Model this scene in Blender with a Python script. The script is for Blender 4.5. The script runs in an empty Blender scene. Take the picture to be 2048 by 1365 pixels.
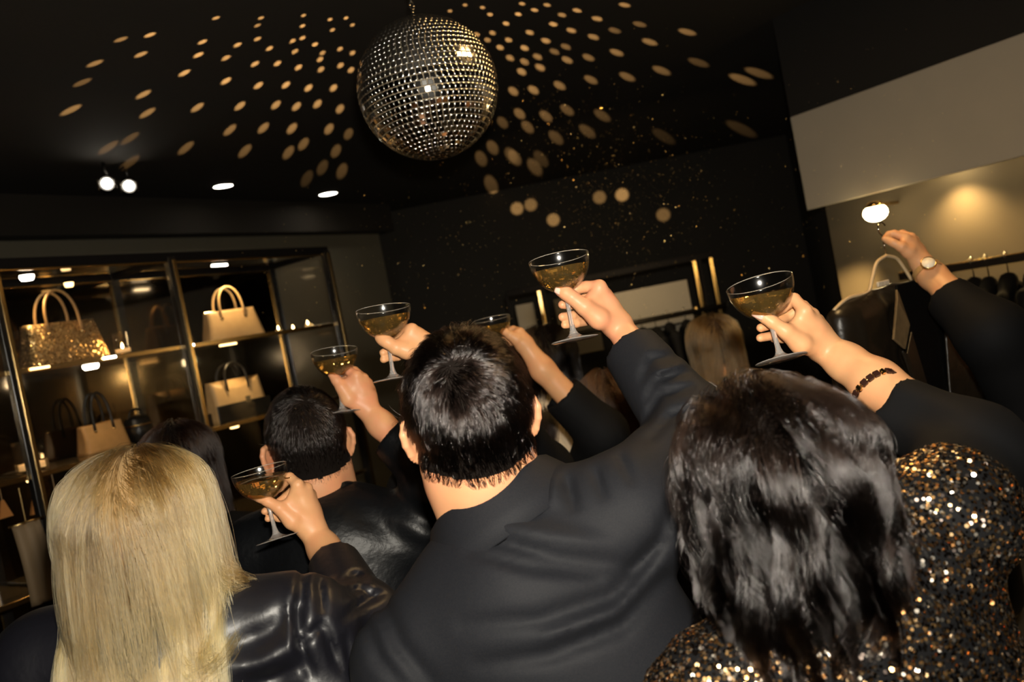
import bpy, bmesh, math, random
import numpy as np
from mathutils import Vector, Matrix
random.seed(7)
RNG = np.random.default_rng(7)
SC = bpy.context.scene
COL = SC.collection

# ------------------------------------------------------------------ camera
FPX = 1600.0                      # focal length in pixels of the 2048 x 1365 frame
CAM = np.array([0.0, 0.0, 1.72])
PITCH, ROLL = math.radians(-1.5), math.radians(11.0)
f_ = np.array([0.0, math.cos(PITCH), math.sin(PITCH)])
r0 = np.array([1.0, 0.0, 0.0])
u0 = np.cross(r0, f_)
R_ = r0 * math.cos(ROLL) - u0 * math.sin(ROLL)
U_ = u0 * math.cos(ROLL) + r0 * math.sin(ROLL)
cam_data = bpy.data.cameras.new('camera')
cam_data.sensor_width = 36.0
cam_data.lens = FPX / 2048.0 * 36.0
cam_data.clip_start = 0.05
cam_data.dof.use_dof = True
cam_data.dof.focus_distance = 1.22
cam_data.dof.aperture_fstop = 4.2
cam = bpy.data.objects.new('camera', cam_data)
COL.objects.link(cam)
M = Matrix(((R_[0], U_[0], -f_[0], CAM[0]), (R_[1], U_[1], -f_[1], CAM[1]), (R_[2], U_[2], -f_[2], CAM[2]), (0, 0, 0, 1)))
cam.matrix_world = M
SC.camera = cam

# ------------------------------------------------------------------ world, flash, exposure
SC.view_settings.view_transform = 'Standard'
SC.view_settings.look = 'None'
SC.view_settings.gamma = 1.0
SC.view_settings.use_curve_mapping = False
SC.view_settings.exposure = 0.0
world = bpy.data.worlds.new('world')
SC.world = world
world.use_nodes = True
world.node_tree.nodes['Background'].inputs[0].default_value = (1.0, 0.72, 0.42, 1)
world.node_tree.nodes['Background'].inputs[1].default_value = 0.004
SC.cycles.use_denoising = True
SC.cycles.sample_clamp_indirect = 6.0
SC.cycles.max_bounces = 10
SC.cycles.transmission_bounces = 8
SC.cycles.glossy_bounces = 5
SC.cycles.diffuse_bounces = 2
SC.cycles.blur_glossy = 0.3


def add_light(name, kind, loc, power, color=(1, 1, 1), aim=None, **kw):
    d = bpy.data.lights.new(name, kind)
    d.energy = power
    d.color = color
    for k, v in kw.items():
        setattr(d, k, v)
    o = bpy.data.objects.new(name, d)
    COL.objects.link(o)
    o.location = Vector([float(c) for c in loc])
    if aim is not None:
        dv = Vector([float(a - b) for a, b in zip(aim, loc)])
        o.rotation_euler = dv.to_track_quat('-Z', 'Y').to_euler()
    return o


FLASH_POS = CAM + U_ * 0.085 + R_ * 0.02 + f_ * 0.01
flash = add_light('camera_flash', 'AREA', FLASH_POS, 31.0, (1.0, 0.92, 0.78), aim=FLASH_POS + f_ * 2 + U_ * 0.1,
                  shape='RECTANGLE', size=0.045, size_y=0.03)


# ------------------------------------------------------------------ projection helpers
def U(px, py, d):
    return CAM + d * (f_ + (px - 1024.0) / FPX * R_ - (py - 682.5) / FPX * U_)


def ray(px, py):
    v = f_ + (px - 1024.0) / FPX * R_ - (py - 682.5) / FPX * U_
    return v


def hit(px, py, p0, n):
    v = ray(px, py)
    t = np.dot(np.asarray(p0) - CAM, n) / np.dot(v, n)
    return CAM + v * t


def nrm(v):
    v = np.asarray(v, float)
    return v / (np.linalg.norm(v) + 1e-12)


# ------------------------------------------------------------------ materials
MATS = {}


def mat(name, base=(0.5, 0.5, 0.5), rough=0.5, metal=0.0, noise=None, bump=None, emit=None, spec=0.5, sheen=0.0,
        trans=0.0, ior=1.45, coat=0.0, aniso=0.0, sss=0.0):
    """noise = (scale, amount, second colour); bump = (scale, strength, distance)"""
    if name in MATS:
        return MATS[name]
    m = bpy.data.materials.new(name)
    m.use_nodes = True
    nt = m.node_tree
    b = nt.nodes['Principled BSDF']
    b.inputs['Base Color'].default_value = (*base, 1)
    b.inputs['Roughness'].default_value = rough
    b.inputs['Metallic'].default_value = metal
    b.inputs['IOR'].default_value = ior
    b.inputs['Specular IOR Level'].default_value = spec
    b.inputs['Sheen Weight'].default_value = sheen
    b.inputs['Transmission Weight'].default_value = trans
    b.inputs['Coat Weight'].default_value = coat
    b.inputs['Anisotropic'].default_value = aniso
    b.inputs['Subsurface Weight'].default_value = sss
    if sss:
        b.inputs['Subsurface Radius'].default_value = (1.0, 0.35, 0.2)
        b.inputs['Subsurface Scale'].default_value = 0.006
    tc = nt.nodes.new('ShaderNodeTexCoord')
    if noise:
        sc, amt, c2 = noise
        n = nt.nodes.new('ShaderNodeTexNoise')
        n.inputs['Scale'].default_value = sc
        n.inputs['Detail'].default_value = 4
        nt.links.new(tc.outputs['Object'], n.inputs['Vector'])
        mx = nt.nodes.new('ShaderNodeMix')
        mx.data_type = 'RGBA'
        mr = nt.nodes.new('ShaderNodeMapRange')
        mr.inputs['From Min'].default_value = 0.35
        mr.inputs['From Max'].default_value = 0.65
        mr.inputs['To Max'].default_value = amt
        nt.links.new(n.outputs['Fac'], mr.inputs['Value'])
        nt.links.new(mr.outputs['Result'], mx.inputs['Factor'])
        mx.inputs['A'].default_value = (*base, 1)
        mx.inputs['B'].default_value = (*c2, 1)
        nt.links.new(mx.outputs['Result'], b.inputs['Base Color'])
    if bump:
        sc, st, dist = bump
        n2 = nt.nodes.new('ShaderNodeTexNoise')
        n2.inputs['Scale'].default_value = sc
        n2.inputs['Detail'].default_value = 5
        nt.links.new(tc.outputs['Object'], n2.inputs['Vector'])
        bp = nt.nodes.new('ShaderNodeBump')
        bp.inputs['Strength'].default_value = st
        bp.inputs['Distance'].default_value = dist
        nt.links.new(n2.outputs['Fac'], bp.inputs['Height'])
        nt.links.new(bp.outputs['Normal'], b.inputs['Normal'])
    if emit:
        col, s = emit
        b.inputs['Emission Color'].default_value = (*col, 1)
        b.inputs['Emission Strength'].default_value = s
    MATS[name] = m
    return m


def hair_mat(name, color, rough=0.3, radial=0.4, rand=0.0, coat=0.0, ior=1.55, root=None):
    m = bpy.data.materials.new(name)
    m.use_nodes = True
    nt = m.node_tree
    for n in list(nt.nodes):
        if n.type == 'BSDF_PRINCIPLED':
            nt.nodes.remove(n)
    h = nt.nodes.new('ShaderNodeBsdfHairPrincipled')
    h.parametrization = 'COLOR'
    h.inputs['Color'].default_value = (*color, 1)
    h.inputs['Roughness'].default_value = rough
    h.inputs['Radial Roughness'].default_value = radial
    h.inputs['Coat'].default_value = coat
    h.inputs['IOR'].default_value = ior
    if rand:
        ci = nt.nodes.new('ShaderNodeHairInfo')
        mr = nt.nodes.new('ShaderNodeMapRange')
        mr.inputs['To Min'].default_value = 1 - rand
        mr.inputs['To Max'].default_value = 1 + rand
        nt.links.new(ci.outputs['Random'], mr.inputs['Value'])
        vm = nt.nodes.new('ShaderNodeVectorMath')
        vm.operation = 'SCALE'
        vm.inputs[0].default_value = color
        nt.links.new(mr.outputs['Result'], vm.inputs['Scale'])
        at2 = nt.nodes.new('ShaderNodeAttribute')
        at2.attribute_name = 'lock_shade'
        v0 = nt.nodes.new('ShaderNodeVectorMath')
        v0.operation = 'SCALE'
        nt.links.new(vm.outputs['Vector'], v0.inputs[0])
        nt.links.new(at2.outputs['Fac'], v0.inputs['Scale'])
        out = v0.outputs['Vector']
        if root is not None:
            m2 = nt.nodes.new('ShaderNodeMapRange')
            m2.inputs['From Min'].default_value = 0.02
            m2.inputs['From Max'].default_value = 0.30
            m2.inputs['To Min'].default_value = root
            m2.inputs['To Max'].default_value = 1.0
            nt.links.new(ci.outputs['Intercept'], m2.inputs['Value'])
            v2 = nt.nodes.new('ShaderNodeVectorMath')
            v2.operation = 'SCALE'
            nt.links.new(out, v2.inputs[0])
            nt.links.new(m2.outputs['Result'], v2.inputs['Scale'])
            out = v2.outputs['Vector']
        nt.links.new(out, h.inputs['Color'])
    nt.links.new(h.outputs[0], nt.nodes['Material Output'].inputs['Surface'])
    MATS[name] = m
    return m


def clear_glass(name, tint=(1, 1, 1), rough=0.03):
    """thin pane: see-through with a Fresnel reflection"""
    m = bpy.data.materials.new(name)
    m.use_nodes = True
    nt = m.node_tree
    nt.nodes.remove(nt.nodes['Principled BSDF'])
    t = nt.nodes.new('ShaderNodeBsdfTransparent')
    t.inputs[0].default_value = (*tint, 1)
    g = nt.nodes.new('ShaderNodeBsdfGlossy')
    g.inputs['Roughness'].default_value = rough
    fr = nt.nodes.new('ShaderNodeFresnel')
    gm = nt.nodes.new('ShaderNodeNewGeometry')
    io = nt.nodes.new('ShaderNodeMapRange')
    io.inputs['To Min'].default_value = 1.5
    io.inputs['To Max'].default_value = 1 / 1.5
    nt.links.new(gm.outputs['Backfacing'], io.inputs['Value'])
    nt.links.new(io.outputs['Result'], fr.inputs['IOR'])
    mx = nt.nodes.new('ShaderNodeMixShader')
    nt.links.new(fr.outputs[0], mx.inputs[0])
    nt.links.new(t.outputs[0], mx.inputs[1])
    nt.links.new(g.outputs[0], mx.inputs[2])
    nt.links.new(mx.outputs[0], nt.nodes['Material Output'].inputs['Surface'])
    MATS[name] = m
    return m


# ------------------------------------------------------------------ object helpers
def world_loc(o):
    p = np.zeros(3)
    while o is not None:
        p = p + np.array(o.location)
        o = o.parent
    return p


def tag(o, label=None, cat=None, group=None, kind=None):
    if label: o['label'] = label
    if cat: o['category'] = cat
    if group: o['group'] = group
    if kind: o['kind'] = kind
    return o


def mesh_obj(name, verts, faces, material, parent=None, smooth=True, local=False, kind=None):
    """verts in world space (or in the parent's own space with local=True)"""
    v = np.asarray(verts, dtype=np.float64)
    if not local and parent is not None:
        v = v - world_loc(parent)
    me = bpy.data.meshes.new(name)
    if isinstance(faces, np.ndarray):
        nf, k = faces.shape
        me.vertices.add(len(v))
        me.vertices.foreach_set('co', v.astype(np.float32).ravel())
        me.loops.add(nf * k)
        me.loops.foreach_set('vertex_index', faces.astype(np.int32).ravel())
        me.polygons.add(nf)
        me.polygons.foreach_set('loop_start', np.arange(0, nf * k, k, dtype=np.int32))
        me.update(calc_edges=True)
    else:
        me.from_pydata([tuple(p) for p in v], [], faces)
    me.validate()
    if smooth:
        me.polygons.foreach_set('use_smooth', np.ones(len(me.polygons), dtype=bool))
    o = bpy.data.objects.new(name, me)
    COL.objects.link(o)
    if isinstance(material, (list, tuple)):
        for mm in material: me.materials.append(mm)
    else:
        me.materials.append(material)
    if parent is not None:
        o.parent = parent
    if kind: o['kind'] = kind
    return o


def empty(name, loc, label=None, cat=None, group=None, rot=None):
    o = bpy.data.objects.new(name, None)
    COL.objects.link(o)
    o.location = Vector([float(c) for c in loc])
    o.empty_display_size = 0.05
    if rot is not None: o.rotation_euler = rot
    return tag(o, label, cat, group)


class MB:
    """collects simple shapes into one mesh"""
    def __init__(self):
        self.v, self.f = [], []

    def add(self, verts, faces):
        n = len(self.v)
        self.v += [tuple(float(c) for c in p) for p in verts]
        self.f += [tuple(i + n for i in fc) for fc in faces]
        return self

    def box(self, c, ex, ey, ez, bev=0.0):
        """box from centre c and three half-extent vectors; bev = bevelled edges"""
        c, ex, ey, ez = map(lambda a: np.asarray(a, float), (c, ex, ey, ez))
        if bev <= 0:
            vs = [c + sx * ex + sy * ey + sz * ez for sz in (-1, 1) for sy in (-1, 1) for sx in (-1, 1)]
            return self.add(vs, [(0, 2, 3, 1), (4, 5, 7, 6), (0, 1, 5, 4), (2, 6, 7, 3), (0, 4, 6, 2), (1, 3, 7, 5)])
        L = [np.linalg.norm(e) for e in (ex, ey, ez)]
        bm = bmesh.new()
        bmesh.ops.create_cube(bm, size=2.0)
        for v in bm.verts:
            v.co = Vector([v.co[i] * L[i] for i in range(3)])
        bmesh.ops.bevel(bm, geom=bm.edges[:], offset=min(bev, min(L) * 0.9), segments=2, affect='EDGES', profile=0.5)
        A = np.array([ex / L[0], ey / L[1], ez / L[2]]).T
        bm.verts.index_update()
        vs = [c + A @ np.array(v.co) for v in bm.verts]
        fs = [tuple(v.index for v in f.verts) for f in bm.faces]
        bm.free()
        return self.add(vs, fs)

    def tube(self, pts, r, seg=10, cap=True, closed=False):
        pts = [np.asarray(p, float) for p in pts]
        rs = [r] * len(pts) if np.isscalar(r) else list(r)
        n = len(pts)
        rings = []
        prev = None
        for i, p in enumerate(pts):
            if closed:
                t = nrm(pts[(i + 1) % n] - pts[i - 1])
            else:
                t = nrm(pts[min(i + 1, n - 1)] - pts[max(i - 1, 0)])
            if prev is None:
                a = np.array([0, 0, 1.0]) if abs(t[2]) < 0.9 else np.array([1.0, 0, 0])
                x = nrm(np.cross(t, a))
            else:
                x = nrm(prev - t * np.dot(prev, t))
            y = np.cross(t, x)
            prev = x
            rings.append([p + rs[i] * (math.cos(2 * math.pi * k / seg) * x + math.sin(2 * math.pi * k / seg) * y) for k in range(seg)])
        vs = [q for rg in rings for q in rg]
        fs = []
        for i in range(n if closed else n - 1):
            j = (i + 1) % n
            for k in range(seg):
                k2 = (k + 1) % seg
                fs.append((i * seg + k, i * seg + k2, j * seg + k2, j * seg + k))
        if cap and not closed:
            fs.append(tuple(range(seg - 1, -1, -1)))
            fs.append(tuple((n - 1) * seg + k for k in range(seg)))
        return self.add(vs, fs)

    def lathe(self, prof, seg=32, origin=(0, 0, 0), axis=(0, 0, 1)):
        z = nrm(axis)
        a = np.array([1.0, 0, 0]) if abs(z[0]) < 0.9 else np.array([0, 1.0, 0])
        x = nrm(np.cross(a, z)); y = np.cross(z, x)
        o = np.asarray(origin, float)
        vs, idx = [], []
        for r, h in prof:
            if r < 1e-7:
                idx.append([len(vs)] * seg); vs.append(o + h * z)
            else:
                row = []
                for k in range(seg):
                    t = 2 * math.pi * k / seg
                    row.append(len(vs)); vs.append(o + h * z + r * (math.cos(t) * x + math.sin(t) * y))
                idx.append(row)
        fs = []
        for i in range(len(prof) - 1):
            for k in range(seg):
                q = [idx[i][k], idx[i][(k + 1) % seg], idx[i + 1][(k + 1) % seg], idx[i + 1][k]]
                u = []
                for w in q:
                    if w not in u: u.append(w)
                if len(u) > 2: fs.append(tuple(u))
        return self.add(vs, fs)

    def ball(self, c, r, seg=10, rings=7):
        r = np.array([r, r, r]) if np.isscalar(r) else np.asarray(r)
        prof = [(math.sin(math.pi * i / rings), -math.cos(math.pi * i / rings)) for i in range(rings + 1)]
        prof[0] = (0, -1); prof[-1] = (0, 1)
        t = MB().lathe(prof, seg)
        return self.add([np.asarray(c) + np.array(p) * r for p in t.v], t.f)

    def build(self, name, material, parent=None, smooth=False, local=False, kind=None):
        return mesh_obj(name, self.v, self.f, material, parent, smooth, local, kind)


# ------------------------------------------------------------------ signed distance fields -> surface nets
class Field:
    def __init__(self, lo, hi, h):
        self.lo = np.asarray(lo, float)
        self.h = h
        self.n = np.maximum(4, np.ceil((np.asarray(hi) - self.lo) / h).astype(int) + 1)
        self.f = np.full(self.n, 0.06, dtype=np.float32)

    def sub(self, lo, hi):
        a = np.clip(np.floor((np.asarray(lo) - self.lo) / self.h).astype(int), 0, self.n)
        b = np.clip(np.ceil((np.asarray(hi) - self.lo) / self.h).astype(int) + 1, 0, self.n)
        if np.any(b <= a): return None, None
        sl = tuple(slice(i, j) for i, j in zip(a, b))
        ax = [(self.lo[i] + self.h * np.arange(a[i], b[i])).astype(np.float32) for i in range(3)]
        return sl, (ax[0][:, None, None], ax[1][None, :, None], ax[2][None, None, :])

    @staticmethod
    def smin(a, b, k):
        if k <= 0: return np.minimum(a, b)
        h = np.clip(0.5 + 0.5 * (b - a) / k, 0, 1)
        return b + (a - b) * h - k * h * (1 - h)

    def merge(self, sl, d, k):
        self.f[sl] = self.smin(self.f[sl], d, k)

    @staticmethod
    def cap(G, a, b, ra, rb):
        ab = b - a
        L2 = float(ab @ ab) + 1e-12
        px, py, pz = G[0] - a[0], G[1] - a[1], G[2] - a[2]
        t = np.clip((px * ab[0] + py * ab[1] + pz * ab[2]) / L2, 0, 1)
        return np.sqrt((px - t * ab[0]) ** 2 + (py - t * ab[1]) ** 2 + (pz - t * ab[2]) ** 2) - (ra + t * (rb - ra))

    def chain(self, pts, rs, k_in=0.003, k_out=0.004, sub=False):
        pts = [np.asarray(p, float) for p in pts]
        if np.isscalar(rs): rs = [rs] * len(pts)
        mr = max(rs) + max(k_out, k_in) * 2 + 3 * self.h
        P = np.array(pts)
        sl, G = self.sub(P.min(0) - mr, P.max(0) + mr)
        if sl is None: return
        d = None
        for i in range(len(pts) - 1):
            e = self.cap(G, pts[i], pts[i + 1], rs[i], rs[i + 1])
            d = e if d is None else self.smin(d, e, k_in)
        if sub:
            self.f[sl] = -self.smin(-self.f[sl], d, k_out)
        else:
            self.merge(sl, d, k_out)

    def ell(self, c, r, A=None, k=0.01, sub=False):
        """ellipsoid, columns of A = axes"""
        c = np.asarray(c, float); r = np.asarray(r, float)
        A = np.eye(3) if A is None else np.asarray(A, float)
        ext = np.sqrt(((A * r[None, :]) ** 2).sum(1)) + 2 * k + 3 * self.h
        sl, G = self.sub(c - ext, c + ext)
        if sl is None: return
        q = [G[i] - c[i] for i in range(3)]
        loc = [A[0, j] * q[0] + A[1, j] * q[1] + A[2, j] * q[2] for j in range(3)]
        k0 = np.sqrt(sum((loc[j] / r[j]) ** 2 for j in range(3)))
        k1 = np.sqrt(sum((loc[j] / r[j] ** 2) ** 2 for j in range(3))) + 1e-9
        d = k0 * (k0 - 1) / k1
        if sub:
            self.f[sl] = -self.smin(-self.f[sl], d.astype(np.float32), k)
        else:
            self.merge(sl, d.astype(np.float32), k)

    def cut(self, p, n, rad, k=0.0):
        """remove what lies beyond the plane (p, n) inside a ball of radius rad"""
        p = np.asarray(p, float)
        sl, G = self.sub(p - rad, p + rad)
        if sl is None: return
        q = [G[i] - p[i] for i in range(3)]
        d = -(q[0] * n[0] + q[1] * n[1] + q[2] * n[2])
        rr = np.sqrt(q[0] ** 2 + q[1] ** 2 + q[2] ** 2) - rad
        d = np.maximum(d, rr)
        self.f[sl] = np.maximum(self.f[sl], -d)

    def displace(self, fn, band=0.03):
        G = self.sub(self.lo, self.lo + self.h * self.n)[1]
        self.f = (self.f + np.where(np.abs(self.f) < band, fn(*G), 0)).astype(np.float32)

    def mesh(self):
        f, h = self.f, self.h
        # close at the border
        f[0], f[-1] = np.maximum(f[0], 1e-4), np.maximum(f[-1], 1e-4)
        f[:, 0], f[:, -1] = np.maximum(f[:, 0], 1e-4), np.maximum(f[:, -1], 1e-4)
        f[:, :, 0], f[:, :, -1] = np.maximum(f[:, :, 0], 1e-4), np.maximum(f[:, :, -1], 1e-4)
        s = f < 0
        c = np.zeros(np.array(f.shape) - 1, dtype=np.int8)
        N = f.shape
        for i in (0, 1):
            for j in (0, 1):
                for k in (0, 1):
                    c += s[i:N[0] - 1 + i, j:N[1] - 1 + j, k:N[2] - 1 + k]
        I = np.argwhere((c > 0) & (c < 8))
        idx = np.full(c.shape, -1, dtype=np.int32)
        idx[I[:, 0], I[:, 1], I[:, 2]] = np.arange(len(I))
        acc = np.zeros((len(I), 3)); cnt = np.zeros(len(I))
        corners = [(i, j, k) for i in (0, 1) for j in (0, 1) for k in (0, 1)]
        for a in corners:
            for ax in range(3):
                if a[ax]: continue
                b = list(a); b[ax] = 1
                va = f[I[:, 0] + a[0], I[:, 1] + a[1], I[:, 2] + a[2]]
                vb = f[I[:, 0] + b[0], I[:, 1] + b[1], I[:, 2] + b[2]]
                m = (va < 0) != (vb < 0)
                t = np.where(m, va / np.where(m, va - vb, 1), 0)
                p = np.array(a, float)[None, :].repeat(len(I), 0)
                p[:, ax] += t
                acc[m] += p[m]; cnt[m] += 1
        V = self.lo + h * (I + acc / cnt[:, None])
        faces = []
        for ax in range(3):
            a1, a2 = (ax + 1) % 3, (ax + 2) % 3
            sl0 = [slice(1, -1)] * 3; sl1 = [slice(1, -1)] * 3
            sl0[ax] = slice(0, N[ax] - 1); sl1[ax] = slice(1, N[ax])
            A, B = s[tuple(sl0)], s[tuple(sl1)]
            E = np.argwhere(A != B)
            if not len(E): continue
            ins = A[E[:, 0], E[:, 1], E[:, 2]]
            E = E + 1
            E[:, ax] -= 1
            q = []
            for d1, d2 in ((-1, -1), (0, -1), (0, 0), (-1, 0)):
                e = E.copy(); e[:, a1] += d1; e[:, a2] += d2
                q.append(idx[e[:, 0], e[:, 1], e[:, 2]])
            Q = np.stack(q, 1)
            Q[~ins] = Q[~ins][:, ::-1]
            faces.append(Q)
        return V, np.concatenate(faces) if faces else np.zeros((0, 4), int)


def join(parts):
    vs, fs, n = [], [], 0
    for v, f in parts:
        vs.append(v); fs.append(f + n); n += len(v)
    return np.concatenate(vs), np.concatenate(fs)

# ------------------------------------------------------------------ material library
m_wall = mat('dark_wall_paint', (0.018, 0.0155, 0.011), 0.75, noise=(3.0, 0.5, (0.014, 0.012, 0.0085)), bump=(60, 0.15, 0.002))
m_wall_r = mat('taupe_wall_paint', (0.058, 0.047, 0.030), 0.8, noise=(4.0, 0.5, (0.05, 0.04, 0.026)), bump=(60, 0.15, 0.002))
m_ceil = mat('black_ceiling_paint', (0.018, 0.014, 0.0095), 0.85, noise=(5.0, 0.5, (0.0135, 0.011, 0.0075)), bump=(90, 0.3, 0.002))
m_floor = mat('dark_floor', (0.03, 0.026, 0.022), 0.35, noise=(6, 0.6, (0.02, 0.018, 0.015)))
m_board = mat('grey_board', (0.30, 0.27, 0.22), 0.8, noise=(8, 0.3, (0.26, 0.24, 0.2)))
m_black = mat('black_metal', (0.012, 0.011, 0.010), 0.25, metal=0.0, spec=0.7)
m_brass = mat('brass', (0.75, 0.50, 0.20), 0.22, metal=1.0)
m_steel = mat('polished_steel', (0.75, 0.72, 0.66), 0.12, metal=1.0)
m_mirror = mat('mirror_tile', (0.93, 0.91, 0.87), 0.09, metal=1.0)
m_ballcore = mat('ball_core', (0.60, 0.50, 0.36), 0.5, metal=0.3)
m_tint = mat('bronze_mirror', (0.16, 0.12, 0.07), 0.10, metal=1.0, noise=(2.5, 0.7, (0.05, 0.04, 0.03)))
g_pane = clear_glass('pane_glass')
m_warm = mat('warm_lamp', (1, 0.8, 0.5), 0.5, emit=((1.0, 0.72, 0.38), 14.0))
m_warm_dim = mat('warm_lamp_dim', (1, 0.8, 0.5), 0.5, emit=((1.0, 0.62, 0.25), 5.0))
m_white_lamp = mat('white_lamp', (1, 1, 1), 0.5, emit=((1.0, 0.90, 0.74), 22.0))
m_flame = mat('candle_flame', (1, 0.8, 0.5), 0.5, emit=((1.0, 0.60, 0.22), 40.0))
m_candle = mat('wax', (0.75, 0.6, 0.4), 0.5, emit=((1.0, 0.5, 0.15), 0.5))
m_gold_glit = mat('gold_glitter_leather', (0.62, 0.38, 0.13), 0.3, metal=0.8)
nt = m_gold_glit.node_tree
vo = nt.nodes.new('ShaderNodeTexVoronoi'); vo.inputs['Scale'].default_value = 230
tcg = nt.nodes.new('ShaderNodeTexCoord'); nt.links.new(tcg.outputs['Object'], vo.inputs['Vector'])
rg_ = nt.nodes.new('ShaderNodeValToRGB')
rg_.color_ramp.elements[0].color = (0.22, 0.11, 0.03, 1); rg_.color_ramp.elements[1].color = (0.95, 0.68, 0.32, 1)
rg_.color_ramp.elements[0].position = 0.25; rg_.color_ramp.elements[1].position = 0.8
nt.links.new(vo.outputs['Color'], rg_.inputs['Fac']); nt.links.new(rg_.outputs['Color'], nt.nodes['Principled BSDF'].inputs['Base Color'])
nm_ = nt.nodes.new('ShaderNodeVectorMath'); nm_.operation = 'MULTIPLY_ADD'
nm_.inputs[1].default_value = (0.9, 0.9, 0.9)
gg = nt.nodes.new('ShaderNodeNewGeometry')
sb_ = nt.nodes.new('ShaderNodeVectorMath'); sb_.operation = 'SUBTRACT'; sb_.inputs[1].default_value = (0.5, 0.5, 0.5)
nt.links.new(vo.outputs['Color'], sb_.inputs[0]); nt.links.new(sb_.outputs['Vector'], nm_.inputs[0]); nt.links.new(gg.outputs['Normal'], nm_.inputs[2])
nn_ = nt.nodes.new('ShaderNodeVectorMath'); nn_.operation = 'NORMALIZE'
nt.links.new(nm_.outputs['Vector'], nn_.inputs[0]); nt.links.new(nn_.outputs['Vector'], nt.nodes['Principled BSDF'].inputs['Normal'])
m_tan = mat('tan_leather', (0.62, 0.42, 0.20), 0.42, noise=(40, 0.4, (0.5, 0.33, 0.15)), bump=(300, 0.2, 0.001))
m_tan2 = mat('caramel_leather', (0.42, 0.24, 0.09), 0.45, noise=(40, 0.4, (0.3, 0.17, 0.06)), bump=(300, 0.2, 0.001))
m_orange = mat('orange_leather', (0.60, 0.24, 0.06), 0.5)
m_blk_leather = mat('black_leather', (0.006, 0.006, 0.006), 0.34, spec=0.5, bump=(38, 0.6, 0.006))
m_cream = mat('cream_fabric', (0.62, 0.52, 0.38), 0.85, noise=(160, 0.5, (0.4, 0.31, 0.2)), bump=(200, 0.3, 0.001))
m_skin = mat('skin', (0.65, 0.345, 0.165), 0.45, noise=(26, 0.6, (0.67, 0.30, 0.145)), bump=(420, 0.15, 0.0006), spec=0.4, sss=0.06)
m_skin2 = mat('skin_rosy', (0.64, 0.325, 0.16), 0.45, noise=(22, 0.7, (0.68, 0.265, 0.15)), bump=(420, 0.15, 0.0006), spec=0.4, sss=0.06)
m_nail = mat('nail', (0.78, 0.47, 0.37), 0.18, spec=0.6)
m_nail_red = mat('painted_nail', (0.62, 0.25, 0.17), 0.15, spec=0.7)
m_eye = mat('eye', (0.8, 0.78, 0.74), 0.1)
m_suit = mat('navy_wool', (0.0068, 0.0078, 0.0108), 0.7, noise=(700, 0.8, (0.012, 0.0122, 0.0145)), bump=(900, 0.3, 0.0006), spec=0.22)
m_dark_cloth = mat('black_cloth', (0.0045, 0.0045, 0.005), 0.75, bump=(700, 0.25, 0.0006), spec=0.15)
m_satin = mat('black_satin', (0.004, 0.004, 0.007), 0.46, spec=0.75, bump=(16, 0.15, 0.02))
m_biker = mat('crinkled_leather', (0.004, 0.0045, 0.0055), 0.42, spec=0.35, bump=(45, 0.35, 0.006))
m_trouser = mat('black_trouser', (0.012, 0.012, 0.013), 0.8)
m_shoe = mat('shoe', (0.01, 0.01, 0.01), 0.3)
m_glass = mat('coupe_glass', (1.0, 0.95, 0.90), 0.06, trans=0.80, ior=1.5, spec=0.8)
m_wine = mat('champagne', (1.0, 0.66, 0.20), 0.0, trans=0.962, ior=1.33)
m_rim = mat('glass_rim', (1.0, 0.93, 0.8), 0.05, trans=0.75, ior=1.5)
m_bowl = clear_glass('bowl_glass', rough=0.13)
m_bubble = mat('bubble', (1.0, 0.85, 0.55), 0.05, metal=0.6)
m_gold = mat('gold', (0.85, 0.58, 0.25), 0.18, metal=1.0)
m_tortoise = mat('dark_bead', (0.03, 0.012, 0.008), 0.12)
m_matt = mat('matt_black_metal', (0.006, 0.005, 0.005), 0.7, spec=0.15)
m_rail = mat('dark_rail', (0.03, 0.025, 0.02), 0.25, metal=0.6)

h_black = hair_mat('hair_black', (0.009, 0.006, 0.005), 0.13, 0.24, 0.3, ior=1.48)
h_bob = hair_mat('hair_black_bob', (0.007, 0.0045, 0.0035), 0.14, 0.22, 0.3, ior=1.43)
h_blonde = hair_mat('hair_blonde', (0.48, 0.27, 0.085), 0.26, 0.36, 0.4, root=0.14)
h_brown = hair_mat('hair_brown', (0.05, 0.022, 0.010), 0.28, 0.45, 0.3)
h_golden = hair_mat('hair_golden_brown', (0.21, 0.105, 0.035), 0.3, 0.4, 0.3, root=0.25)
m_cap_black = mat('scalp_black', (0.007, 0.005, 0.004), 0.9, spec=0.1)
m_cap_blonde = mat('scalp_blonde', (0.24, 0.155, 0.07), 0.8)
m_cap_brown = mat('scalp_brown', (0.035, 0.018, 0.009), 0.8)

# ------------------------------------------------------------------ the room
CEIL = 2.75
zc = np.array([0, 0, 1.0])
Pa = U(0, 835, 2.45); Pb = U(650, 713, 3.6)
e_L = nrm([Pb[0] - Pa[0], Pb[1] - Pa[1], 0])           # along the display cabinet, away from the camera
n_L = np.array([e_L[1], -e_L[0], 0])                    # out of the cabinet into the room
Pc = U(1615, 525, 3.6); Pd = U(2048, 441, 2.9)
e_R = nrm([Pd[0] - Pc[0], Pd[1] - Pc[1], 0])           # along the right wall, towards the camera
n_R = np.array([e_R[1], -e_R[0], 0])
if np.dot(n_R, -Pc) < 0: n_R = -n_R

ceil_n = np.array([0, 0, 1.0])
light2 = hit(656, 387, (0, 0, CEIL), ceil_n)
wl0 = light2 - n_L * 0.35; wl0[2] = 0                  # a point on the left wall line
wl_end = hit(775, 560, wl0, n_L); wl_end[2] = 0


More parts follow.
